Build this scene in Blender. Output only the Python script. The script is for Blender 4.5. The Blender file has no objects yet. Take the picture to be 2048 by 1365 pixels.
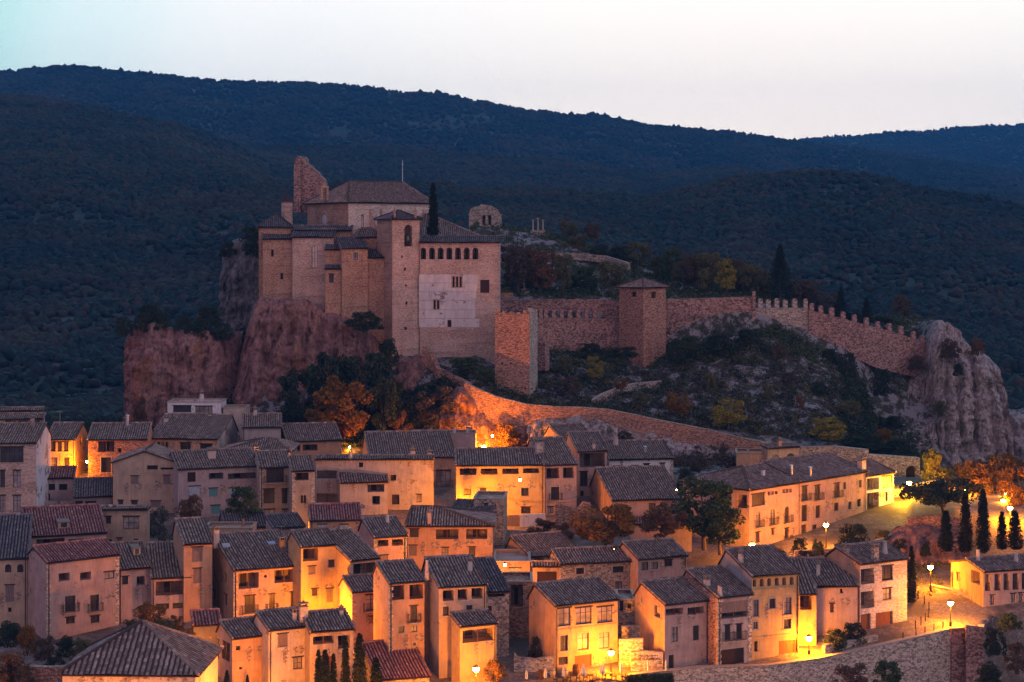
import bpy, math, random
import numpy as np
from mathutils import Vector, Matrix, noise
random.seed(7); rng = np.random.default_rng(7)
SC = bpy.context.scene
# ---------------------------------------------------------------- camera
F, HY, CX = 3571.0, 480.0, 1024.0          # focal length and horizon in pixels of the 2048 wide photograph
cam = bpy.data.objects.new('camera', bpy.data.cameras.new('camera'))
SC.collection.objects.link(cam); SC.camera = cam
cam.location = (0, 0, 0); cam.rotation_euler = (math.radians(90), 0, 0)
cam.data.sensor_width = 36; cam.data.lens = 36 * F / 2048
cam.data.shift_y = -(682.5 - HY) / 2048
cam.data.clip_end = 30000; cam.data.clip_start = 1
# ---------------------------------------------------------------- world and light
W = bpy.data.worlds.new('World'); SC.world = W; W.use_nodes = True
nt = W.node_tree; nt.nodes.clear()
def N(t, kind, **kw):
    n = t.nodes.new(kind)
    for k, v in kw.items(): setattr(n, k, v)
    return n
def ramp(t, fac, stops, interp='LINEAR'):
    r = N(t, 'ShaderNodeValToRGB'); cr = r.color_ramp; cr.interpolation = interp
    while len(cr.elements) > 1: cr.elements.remove(cr.elements[0])
    cr.elements[0].position = stops[0][0]; cr.elements[0].color = (*stops[0][1], 1)
    for p, c in stops[1:]:
        e = cr.elements.new(p); e.color = (*c, 1)
    t.links.new(fac, r.inputs[0]); return r.outputs[0]
out = N(nt, 'ShaderNodeOutputWorld'); add = N(nt, 'ShaderNodeAddShader')
bg1 = N(nt, 'ShaderNodeBackground'); bg2 = N(nt, 'ShaderNodeBackground')
sky = N(nt, 'ShaderNodeTexSky', sky_type='NISHITA', sun_disc=False)
sky.sun_elevation = math.radians(1.0); sky.sun_rotation = math.radians(8); sky.altitude = 700
nt.links.new(sky.outputs[0], bg1.inputs[0]); bg1.inputs[1].default_value = 0.01
tc = N(nt, 'ShaderNodeTexCoord'); dot = N(nt, 'ShaderNodeVectorMath', operation='DOT_PRODUCT')
nrm = N(nt, 'ShaderNodeVectorMath', operation='NORMALIZE')
nt.links.new(tc.outputs['Generated'], nrm.inputs[0]); nt.links.new(nrm.outputs[0], dot.inputs[0])
_g = Vector((math.sin(math.radians(9)), math.cos(math.radians(9)), 0.0)).normalized()
dot.inputs[1].default_value = _g
mr = N(nt, 'ShaderNodeMapRange'); mr.inputs[1].default_value = -1; mr.inputs[2].default_value = 1
nt.links.new(dot.outputs['Value'], mr.inputs[0])
SKYRAMP = [(0.0, (0.62, 0.42, 0.52)), (0.35, (0.36, 0.28, 0.46)), (0.55, (0.17, 0.22, 0.46)), (0.80, (0.16, 0.40, 0.65)),
           (0.93, (0.48, 1.0, 1.02)), (0.947, (0.74, 1.24, 1.18)), (0.958, (1.12, 1.36, 1.34)), (0.973, (1.42, 1.44, 1.40)), (1.0, (1.60, 1.50, 1.38))]
c = ramp(nt, mr.outputs[0], SKYRAMP, 'EASE')
nt.links.new(c, bg2.inputs[0]); bg2.inputs[1].default_value = 1.0
nt.links.new(bg1.outputs[0], add.inputs[0]); nt.links.new(bg2.outputs[0], add.inputs[1]); nt.links.new(add.outputs[0], out.inputs[0])
sun = bpy.data.objects.new('dusk_sun', bpy.data.lights.new('dusk_sun', 'SUN'))
sun.data.energy = 0.42; sun.data.angle = math.radians(40); sun.data.color = (1.0, 0.80, 0.78)
sun.rotation_euler = Vector((-0.75, 0.55, -0.35)).to_track_quat('-Z', 'Y').to_euler()   # last glow of the western sky, behind the viewer's right shoulder
SC.collection.objects.link(sun)
SC.view_settings.view_transform = 'Standard'; SC.view_settings.look = 'None'
SC.view_settings.exposure = 0.0; SC.view_settings.gamma = 1.0
cy = SC.cycles
cy.max_bounces = 5; cy.diffuse_bounces = 3; cy.glossy_bounces = 2; cy.transmission_bounces = 2; cy.volume_bounces = 0; cy.transparent_max_bounces = 6
cy.use_denoising = True; cy.sample_clamp_indirect = 4.0
# ---------------------------------------------------------------- helpers
def P(px, py, Y): return Vector(((px - CX) / F * Y, Y, -(py - HY) / F * Y))
def link(o): SC.collection.objects.link(o); return o
def tag(o, label=None, cat=None, group=None, kind=None):
    for k, v in (('label', label), ('category', cat), ('group', group), ('kind', kind)):
        if v: o[k] = v
    return o
def empty(name, loc, rz=0, scale=None):
    o = link(bpy.data.objects.new(name, None)); o.location = loc; o.rotation_euler = (0, 0, rz); o.empty_display_size = .3
    if scale is not None: o.scale = scale
    return o
class MB:
    """collects faces in one local frame, builds ONE mesh object"""
    def __init__(s, T=None): s.v = []; s.f = []; s.m = []; s.uv = {}; s.T = T or (lambda a, b, c: (a, b, c)); s.smooth = False
    def pt(s, a, b, c): s.v.append(tuple(s.T(a, b, c))); return len(s.v) - 1
    def face(s, pts, m=0, uv=None):
        ids = [s.pt(*p) for p in pts]
        if uv: s.uv[len(s.f)] = uv
        s.f.append(ids); s.m.append(m)
    def box(s, x0, x1, y0, y1, z0, z1, m=0):
        i = [s.pt(x, y, z) for z in (z0, z1) for y in (y0, y1) for x in (x0, x1)]
        for q in ((0, 2, 3, 1), (4, 5, 7, 6), (0, 1, 5, 4), (2, 6, 7, 3), (0, 4, 6, 2), (1, 3, 7, 5)):
            s.f.append([i[k] for k in q]); s.m.append(m)
    def lathe(s, cx, cy, prof, n=10, m=0, cap=True):
        rings = []
        for r, z in prof: rings.append([s.pt(cx + r * math.cos(2 * math.pi * k / n), cy + r * math.sin(2 * math.pi * k / n), z) for k in range(n)])
        for a, b in zip(rings, rings[1:]):
            for k in range(n): s.f.append([a[k], a[(k + 1) % n], b[(k + 1) % n], b[k]]); s.m.append(m)
        if cap:
            s.f.append(rings[0][::-1]); s.m.append(m); s.f.append(rings[-1]); s.m.append(m)
    def tube(s, pts, r, n=6, m=0):
        rings = []
        pts = [Vector(p) for p in pts]
        for i, p in enumerate(pts):
            d = (pts[min(i + 1, len(pts) - 1)] - pts[max(i - 1, 0)]).normalized()
            up = Vector((0, 0, 1)) if abs(d.z) < .9 else Vector((1, 0, 0))
            a = d.cross(up).normalized(); b = a.cross(d)
            rr = r[i] if isinstance(r, (list, tuple)) else r
            rings.append([s.pt(*(p + a * rr * math.cos(2 * math.pi * k / n) + b * rr * math.sin(2 * math.pi * k / n))) for k in range(n)])
        for a, b in zip(rings, rings[1:]):
            for k in range(n): s.f.append([a[k], a[(k + 1) % n], b[(k + 1) % n], b[k]]); s.m.append(m)
        s.f.append(rings[0][::-1]); s.m.append(m); s.f.append(rings[-1]); s.m.append(m)
    def build(s, name, mats, parent=None, loc=None, rz=0):
        me = bpy.data.meshes.new(name); me.from_pydata(s.v, [], s.f)
        if not isinstance(mats, (list, tuple)): mats = [mats]
        for m in mats: me.materials.append(m)
        if any(s.m): me.polygons.foreach_set('material_index', s.m)
        if s.uv:
            ul = me.uv_layers.new(name='UVMap').data
            for fi, uvs in s.uv.items():
                st = me.polygons[fi].loop_start
                for k, q in enumerate(uvs): ul[st + k].uv = q
        if s.smooth: me.polygons.foreach_set('use_smooth', [True] * len(s.f))
        me.update()
        o = link(bpy.data.objects.new(name, me))
        if parent is not None: o.parent = parent
        if loc is not None: o.location = loc; o.rotation_euler = (0, 0, rz)
        return o
def np_mesh(name, V, faces, mats, smooth=False, parent=None, uv=None, midx=None):
    """V (n,3), faces (m,k) constant k"""
    me = bpy.data.meshes.new(name); V = np.asarray(V, np.float32); faces = np.asarray(faces, np.int32); m, k = faces.shape
    me.vertices.add(len(V)); me.vertices.foreach_set('co', V.ravel())
    me.loops.add(m * k); me.loops.foreach_set('vertex_index', faces.ravel())
    me.polygons.add(m); me.polygons.foreach_set('loop_start', np.arange(m, dtype=np.int32) * k)
    try: me.polygons.foreach_set('loop_total', np.full(m, k, np.int32))
    except Exception: pass
    if uv is not None:
        ul = me.uv_layers.new(name='UVMap'); ul.data.foreach_set('uv', np.asarray(uv, np.float32)[faces.ravel()].ravel())
    if midx is not None: me.polygons.foreach_set('material_index', midx.astype(np.int32))
    if smooth: me.polygons.foreach_set('use_smooth', np.ones(m, bool))
    for mt in (mats if isinstance(mats, (list, tuple)) else [mats]): me.materials.append(mt)
    me.update(calc_edges=True); me.validate()
    o = link(bpy.data.objects.new(name, me))
    if parent is not None: o.parent = parent
    return o
# ---------------------------------------------------------------- materials
def newmat(name, rough=.9):
    m = bpy.data.materials.new(name); m.use_nodes = True; t = m.node_tree
    b = t.nodes['Principled BSDF']; b.inputs['Roughness'].default_value = rough
    b.inputs['Specular IOR Level'].default_value = .2
    return m, t, b
def mixc(t, fac, a, b, mode='MIX'):
    n = N(t, 'ShaderNodeMix', data_type='RGBA', blend_type=mode)
    for i, x in ((0, fac), (6, a), (7, b)):
        if isinstance(x, (int, float)): n.inputs[i].default_value = x
        elif isinstance(x, tuple): n.inputs[i].default_value = (*x, 1)
        else: t.links.new(x, n.inputs[i])
    return n.outputs[2]
def coords(t, scale=(1, 1, 1), which='Object'):
    tc = N(t, 'ShaderNodeTexCoord'); mp = N(t, 'ShaderNodeMapping'); mp.inputs['Scale'].default_value = scale
    t.links.new(tc.outputs[which], mp.inputs[0]); return mp.outputs[0]
def noi(t, vec, scale, detail=4, rough=.55):
    n = N(t, 'ShaderNodeTexNoise'); n.inputs['Scale'].default_value = scale; n.inputs['Detail'].default_value = detail; n.inputs['Roughness'].default_value = rough
    t.links.new(vec, n.inputs['Vector']); return n.outputs['Fac']
def bump(t, b, h, strength=.5, dist=.05):
    n = N(t, 'ShaderNodeBump'); n.inputs['Strength'].default_value = strength; n.inputs['Distance'].default_value = dist
    t.links.new(h, n.inputs['Height']); t.links.new(n.outputs[0], b.inputs['Normal'])
def objrand(t):
    return N(t, 'ShaderNodeObjectInfo').outputs['Random']
def sc3(c, k): return tuple(min(1, x * k) for x in c)
def stucco(name, col, var=.30):
    m, t, b = newmat(name, .92); v = coords(t)
    n1 = noi(t, v, .55, 6, .65); n2 = noi(t, coords(t, (2.2, 2.2, .35)), 1.2, 5, .6); n3 = noi(t, v, 14, 3)
    a = ramp(t, n1, [(.30, sc3(col, 1 - var)), (.5, col), (.72, sc3(col, 1 + var * .6))])
    a2 = mixc(t, ramp(t, n2, [(.45, (0, 0, 0)), (.75, (.55, .55, .55))]), a, sc3((col[0], col[1] * .93, col[2] * .9), .6))
    patch = ramp(t, noi(t, v, .9, 2, .4), [(.60, (0, 0, 0)), (.63, (.5, .5, .5))])
    a3 = mixc(t, patch, a2, mixc(t, n3, sc3(col, .75), (col[0] * .8, col[1] * .85, col[2] * .9)))
    vo = N(t, 'ShaderNodeTexVoronoi'); vo.inputs['Scale'].default_value = 3.4; t.links.new(coords(t, (1, 1, 1.7)), vo.inputs['Vector']); sp = N(t, 'ShaderNodeSeparateColor'); t.links.new(vo.outputs['Color'], sp.inputs[0])
    bare = ramp(t, noi(t, coords(t, (1, 1, 1.2)), .33, 7, .72), [(.57, (0, 0, 0)), (.585, (1, 1, 1))])       # render fallen off, rubble showing
    a3 = mixc(t, bare, a3, ramp(t, sp.outputs[0], [(0, (.13, .095, .08)), (.5, (.27, .2, .16)), (1, (.4, .32, .27))]))
    damp = ramp(t, noi(t, coords(t, (3.2, 3.2, .25)), 1.0, 4, .6), [(.56, (0, 0, 0)), (.70, (.5, .5, .5))]); a3 = mixc(t, damp, a3, sc3(col, .38))
    t.links.new(a3, b.inputs['Base Color']); bump(t, b, n3, .5, .03); return m
def rubble(name, c1, c2, mortar, sc=3.2, squash=1.7, bs=.8):
    m, t, b = newmat(name, .95); v = coords(t, (1, 1, squash))
    wob = N(t, 'ShaderNodeVectorMath', operation='ADD'); nv = N(t, 'ShaderNodeTexNoise'); nv.inputs['Scale'].default_value = 1.6
    t.links.new(v, nv.inputs[0]); sm = N(t, 'ShaderNodeVectorMath', operation='SCALE'); sm.inputs[3].default_value = .35
    t.links.new(nv.outputs['Color'], sm.inputs[0]); t.links.new(v, wob.inputs[0]); t.links.new(sm.outputs[0], wob.inputs[1])
    vo = N(t, 'ShaderNodeTexVoronoi', feature='F1'); vo.inputs['Scale'].default_value = sc; t.links.new(wob.outputs[0], vo.inputs['Vector'])
    ve = N(t, 'ShaderNodeTexVoronoi', feature='DISTANCE_TO_EDGE'); ve.inputs['Scale'].default_value = sc; t.links.new(wob.outputs[0], ve.inputs['Vector'])
    sp = N(t, 'ShaderNodeSeparateColor'); t.links.new(vo.outputs['Color'], sp.inputs[0])
    st = ramp(t, sp.outputs[0], [(0, sc3(c1, .4)), (.25, sc3(c1, .8)), (.5, c2), (.8, sc3(c2, 1.35)), (1, sc3(c1, 1.9))])
    edge = ramp(t, ve.outputs['Distance'], [(.0, (1, 1, 1)), (.09, (0, 0, 0))])
    big = noi(t, coords(t), .35, 5, .65)
    base = mixc(t, edge, st, mortar)
    fin = mixc(t, ramp(t, big, [(.35, (0, 0, 0)), (.7, (.55, .55, .55))]), base, mixc(t, .6, base, sc3(mortar, .6)))
    t.links.new(fin, b.inputs['Base Color']); bump(t, b, ve.outputs['Distance'], bs, .12); return m
def brick(name, c1, c2, mortar):
    m, t, b = newmat(name, .93); tcn = N(t, 'ShaderNodeTexCoord'); s = N(t, 'ShaderNodeSeparateXYZ'); t.links.new(tcn.outputs['Object'], s.inputs[0])
    a = N(t, 'ShaderNodeMath', operation='ADD'); t.links.new(s.outputs[0], a.inputs[0]); t.links.new(s.outputs[1], a.inputs[1])
    cb = N(t, 'ShaderNodeCombineXYZ'); t.links.new(a.outputs[0], cb.inputs[0]); t.links.new(s.outputs[2], cb.inputs[1])
    br = N(t, 'ShaderNodeTexBrick'); t.links.new(cb.outputs[0], br.inputs['Vector'])
    br.inputs['Scale'].default_value = 1; br.inputs['Brick Width'].default_value = .55; br.inputs['Row Height'].default_value = .2; br.inputs['Mortar Size'].default_value = .018
    br.inputs['Color1'].default_value = (*c1, 1); br.inputs['Color2'].default_value = (*c2, 1); br.inputs['Mortar'].default_value = (*mortar, 1); br.inputs['Bias'].default_value = 0
    n = noi(t, tcn.outputs['Object'], .35, 7, .75); n4 = noi(t, coords(t, (1, 1, 1.8)), 2.6, 6, .85); crs = noi(t, coords(t, (.12, .12, 2.2)), 1.0, 4, .7)
    x = mixc(t, ramp(t, n, [(.42, (0, 0, 0)), (.58, (.8, .8, .8))]), br.outputs[0], sc3(c1, .55)); x = mixc(t, ramp(t, noi(t, coords(t, (.5, .5, 1)), .22, 4, .6), [(.52, (0, 0, 0)), (.57, (.45, .45, .45))]), x, (c2[0] * 1.2, c2[1] * 1.25, c2[2] * 1.35))
    x = mixc(t, ramp(t, n4, [(.46, (0, 0, 0)), (.62, (.9, .9, .9))]), x, sc3(c2, 1.6)); x = mixc(t, ramp(t, n4, [(.34, (.85, .85, .85)), (.47, (0, 0, 0))]), x, sc3(c1, .4)); x = mixc(t, ramp(t, crs, [(.52, (0, 0, 0)), (.62, (.45, .45, .45))]), x, sc3(mortar, .55))
    t.links.new(x, b.inputs['Base Color']); bump(t, b, n4, .8, .08); return m
def tilemat(name, c1, c2, c3, c4):
    m, t, b = newmat(name, .85); uv = N(t, 'ShaderNodeTexCoord').outputs['UV']
    fl = N(t, 'ShaderNodeVectorMath', operation='FLOOR'); t.links.new(uv, fl.inputs[0])
    ad = N(t, 'ShaderNodeVectorMath', operation='ADD'); t.links.new(fl.outputs[0], ad.inputs[0])
    oi = N(t, 'ShaderNodeObjectInfo'); ml = N(t, 'ShaderNodeMath', operation='MULTIPLY'); ml.inputs[1].default_value = 97; t.links.new(oi.outputs['Random'], ml.inputs[0]); t.links.new(ml.outputs[0], ad.inputs[1])
    wn = N(t, 'ShaderNodeTexWhiteNoise', noise_dimensions='2D'); t.links.new(ad.outputs[0], wn.inputs[0])
    col = ramp(t, wn.outputs['Value'], [(0, sc3(c2, .7)), (.35, c2), (.7, c3), (.93, c3), (1, c4)])
    big = noi(t, coords(t), .5, 5, .7); fine = noi(t, coords(t), 6, 4, .7)
    col = mixc(t, ramp(t, big, [(.35, (0, 0, 0)), (.65, (.6, .6, .6))]), col, mixc(t, wn.outputs['Value'], sc3(c2, .6), c3))
    col = mixc(t, ramp(t, fine, [(.5, (0, 0, 0)), (.72, (.55, .55, .55))]), col, c4)
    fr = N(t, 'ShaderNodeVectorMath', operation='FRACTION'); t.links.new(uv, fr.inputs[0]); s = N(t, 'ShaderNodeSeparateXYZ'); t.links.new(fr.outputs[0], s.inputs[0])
    pan = ramp(t, s.outputs[0], [(.0, (1, 1, 1)), (.2, (.8, .8, .8)), (.34, (0, 0, 0)), (.72, (0, 0, 0)), (.86, (1, 1, 1))])   # valleys darkened in the colour, standing in for shade between cover tiles
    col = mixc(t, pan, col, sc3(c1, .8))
    t.links.new(col, b.inputs['Base Color'])
    bump(t, b, s.outputs[1], .6, .05); return m
def plain(name, col, rough=.8, var=.2, sc=3, metal=0):
    m, t, b = newmat(name, rough); n = noi(t, coords(t), sc, 4)
    t.links.new(ramp(t, n, [(.3, sc3(col, 1 - var)), (.7, sc3(col, 1 + var))]), b.inputs['Base Color']); b.inputs['Metallic'].default_value = metal; return m
def wood(name, col):
    m, t, b = newmat(name, .7); n = noi(t, coords(t, (14, 14, .8)), 1, 4)
    t.links.new(ramp(t, n, [(.3, sc3(col, .55)), (.7, sc3(col, 1.3))]), b.inputs['Base Color']); bump(t, b, n, .4, .02); return m
def glassm(name, col, rough=.35):
    m, t, b = newmat(name, rough); b.inputs['Specular IOR Level'].default_value = .25
    n = noi(t, coords(t), .7, 2); t.links.new(ramp(t, n, [(.35, sc3(col, .6)), (.65, sc3(col, 1.5))]), b.inputs['Base Color']); return m
def emit(name, col, s):
    m, t, b = newmat(name); b.inputs['Emission Color'].default_value = (*col, 1); b.inputs['Emission Strength'].default_value = s; return m
def leaf(name, cols, rough=.85):
    m, t, b = newmat(name, rough); g = N(t, 'ShaderNodeNewGeometry')
    x = ramp(t, g.outputs['Random Per Island'], [(i / max(1, len(cols) - 1), c) for i, c in enumerate(cols)])
    n = noi(t, coords(t), .55, 3); x = mixc(t, ramp(t, n, [(.35, (0, 0, 0)), (.65, (.8, .8, .8))]), x, cols[0])
    t.links.new(x, b.inputs['Base Color'])
    return m
M = dict(
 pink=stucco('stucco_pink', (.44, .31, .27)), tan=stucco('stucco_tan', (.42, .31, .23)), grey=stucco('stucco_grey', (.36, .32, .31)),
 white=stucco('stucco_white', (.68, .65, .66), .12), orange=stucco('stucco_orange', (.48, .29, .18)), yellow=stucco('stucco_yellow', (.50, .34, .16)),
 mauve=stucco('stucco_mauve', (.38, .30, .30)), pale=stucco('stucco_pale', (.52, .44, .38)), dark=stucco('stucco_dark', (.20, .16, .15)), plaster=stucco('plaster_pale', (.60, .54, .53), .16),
 stone=rubble('rubble_stone', (.30, .24, .20), (.40, .33, .27), (.25, .21, .18)), stonel=rubble('rubble_pale', (.38, .31, .25), (.50, .42, .34), (.30, .25, .2)),
 wallstone=rubble('wall_stone', (.27, .155, .135), (.37, .235, .20), (.14, .095, .085), 3.0, 1.5), redstone=rubble('red_rubble', (.34, .18, .13), (.43, .25, .18), (.2, .12, .09), 3.4, 2.2),
 brick=brick('castle_brick', (.31, .17, .12), (.40, .25, .17), (.24, .16, .12)), brickp=brick('house_brick', (.40, .27, .21), (.46, .33, .27), (.33, .26, .23)),
 ashlar=brick('ashlar', (.58, .47, .39), (.64, .53, .44), (.44, .36, .31)),
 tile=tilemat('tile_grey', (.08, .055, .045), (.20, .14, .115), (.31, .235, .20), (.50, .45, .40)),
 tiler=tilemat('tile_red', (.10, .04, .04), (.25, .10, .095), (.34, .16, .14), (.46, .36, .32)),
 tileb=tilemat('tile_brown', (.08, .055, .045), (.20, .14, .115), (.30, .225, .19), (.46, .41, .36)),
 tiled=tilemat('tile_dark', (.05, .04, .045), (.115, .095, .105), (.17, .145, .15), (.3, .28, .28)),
 wood=wood('wood_brown', (.10, .05, .03)), woodd=wood('wood_dark', (.045, .025, .02)), woodr=wood('wood_red', (.22, .08, .04)), shutter=wood('shutter_grey', (.20, .15, .14)),
 blue=wood('shutter_blue', (.36, .42, .5)), teal=wood('shutter_teal', (.10, .26, .27)), glass=glassm('glass_dark', (.035, .035, .045)), curtain=glassm('glass_curtain', (.25, .22, .22), .3),
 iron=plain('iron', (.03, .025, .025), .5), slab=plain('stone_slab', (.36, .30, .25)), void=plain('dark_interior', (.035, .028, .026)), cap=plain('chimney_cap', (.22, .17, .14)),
 metal=plain('steel', (.5, .5, .52), .35, .1, 3, .8), canvas=plain('canvas', (.62, .57, .52), .9, .08), bark=wood('bark', (.10, .075, .06)),
 lampglass=emit('lamp_globe', (1.0, .60, .12), 120.0), tarp=plain('tarp', (.03, .12, .45)), bronze=plain('bronze', (.10, .09, .06), .4, .2, 3, .7))
GLIM = {}
# ---------------------------------------------------------------- block: walls with real openings, parts, roof of barrel tiles
REG = {'A': (0, 780, .25), 'B': (0, 1025, .25), 'C': (400, 780, .25), 'D': (400, 1025, .25), 'E': (800, 780, .25), 'F': (800, 1025, .25), 'G': (1200, 780, .25), 'I': (1200, 1025, .25),
       'J': (1536, 780, .25), 'K': (1536, 1025, .25), 'S': (480, 300, .29297), 'T': (900, 400, .29297), 'V': (1448, 500, .29297), 'W': (700, 600, .29297), 'Z': (0, 0, 1)}
FOOT = []
def Yg(py): return 280681.0 / (py + 37.8)
def wallgrid(mb, T, L, H, holes, z0=0.0, m=0):
    xs = sorted({0.0, L, *[q for h in holes for q in (h[0], h[2])]}); zs = sorted({z0, H, *[q for h in holes for q in (h[1], h[3])]})
    for a, b in zip(xs, xs[1:]):
        for c, d in zip(zs, zs[1:]):
            x, z = (a + b) / 2, (c + d) / 2
            if any(h[0] < x < h[2] and h[1] < z < h[3] for h in holes): continue
            mb.face([T(a, 0, c), T(b, 0, c), T(b, 0, d), T(a, 0, d)], m)
    for x0, y0, x1, y1, dp in holes:
        mb.face([T(x0, 0, y0), T(x1, 0, y0), T(x1, dp, y0), T(x0, dp, y0)], m); mb.face([T(x0, 0, y1), T(x1, 0, y1), T(x1, dp, y1), T(x0, dp, y1)], m)
        mb.face([T(x0, 0, y0), T(x0, 0, y1), T(x0, dp, y1), T(x0, dp, y0)], m); mb.face([T(x1, 0, y0), T(x1, 0, y1), T(x1, dp, y1), T(x1, dp, y0)], m)
PER, TL = .36, .46
BIG = [0]
def tileplane(mb, O, U, S, Lu, tlo, thi, m=0, under=1, per=PER):
    if BIG[0]: per = .56
    """O origin, U along the eave, S up the slope (unit vectors), tlo/thi(u) slope range"""
    O, U, S = Vector(O), Vector(U).normalized(), Vector(S).normalized(); Nn = U.cross(S)
    if Nn.z < 0: Nn = -Nn
    n = max(2, int(round(Lu / per))); p = Lu / n
    ph = [(0, 0), (.24, .10), (.5, .15), (.76, .10)]
    cols = [((i + f) * p, h) for i in range(n) for f, h in ph] + [(Lu, 0)]
    tmin = min(tlo(c[0]) for c in cols); tmax = max(thi(c[0]) for c in cols)
    k = max(1, int(math.ceil((tmax - tmin) / TL))); ts = []
    for j in range(k): ts += [(tmin + j * TL, .035, j + .02), (min(tmax, tmin + (j + 1) * TL), 0, j + .98)]
    base = len(mb.v); jit = random.uniform(0, 50)
    rj = [random.uniform(-.035, .035) for _ in range(k + 1)]; cj = [random.uniform(-.03, .03) for _ in range(n + 2)]
    for ic, (u, h) in enumerate(cols):
        lo, hi = tlo(u), thi(u)
        for jt, (t, e, _) in enumerate(ts):
            tt = min(max(t, lo), hi); sag = .07 * math.sin(u * .7 + jit) * math.sin(tt * .5 + jit * 2) - (.06 if hi - lo > 3 else 0) * math.sin(math.pi * (tt - lo) / max(.1, hi - lo))
            q = O + U * (u + (rj[jt // 2] + cj[ic // 4] if h > 0 else 0)) + S * (tt + (cj[(ic // 4 * 7 + jt // 2 * 3) % (n + 2)] if lo < t < hi or t == ts[0][0] else 0)) + Nn * (h + (e if h > 0 else 0) + sag); mb.v.append(tuple(mb.T(*q)))
    nt_ = len(ts)
    for i in range(len(cols) - 1):
        ci = int(i // 4) + (.02, .26, .5, .76)[i % 4]
        for j in range(nt_ - 1):
            a = base + i * nt_ + j; lo = (tlo(cols[i][0]) + tlo(cols[i + 1][0])) / 2; hi = (thi(cols[i][0]) + thi(cols[i + 1][0])) / 2
            if ts[j + 1][0] <= lo or ts[j][0] >= hi: continue
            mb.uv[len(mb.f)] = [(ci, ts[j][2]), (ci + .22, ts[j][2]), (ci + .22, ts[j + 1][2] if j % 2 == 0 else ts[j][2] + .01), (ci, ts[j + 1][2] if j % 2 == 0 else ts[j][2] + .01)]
            mb.f.append([a, a + nt_, a + nt_ + 1, a + 1]); mb.m.append(m)
    us = [0, Lu]; e = .14
    bot = [O + S * tlo(0), O + U * Lu + S * tlo(Lu), O + U * Lu + S * thi(Lu), O + S * thi(0)]
    lowp = [q - Nn * e for q in bot]
    mb.face([tuple(q) for q in lowp], under)
    for i in range(4):
        j = (i + 1) % 4
        mb.face([tuple(bot[i]), tuple(bot[j]), tuple(lowp[j]), tuple(lowp[i])], under)
def ridgecap(mb, a, b, r=.17, m=0):
    a, b = Vector(a), Vector(b); d = b - a; n = max(1, int(d.length / .5))
    for i in range(n):
        p, q = a + d * (i / n), a + d * ((i + 1.08) / n)
        mb.tube([p + Vector((0, 0, .05)), q + Vector((0, 0, .02))], [r * 1.12, r * .95], 6, m)
        for k in range(6): mb.uv[len(mb.f) - 8 + k] = [(i + .5 + a.x, 90.5)] * 4
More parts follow.
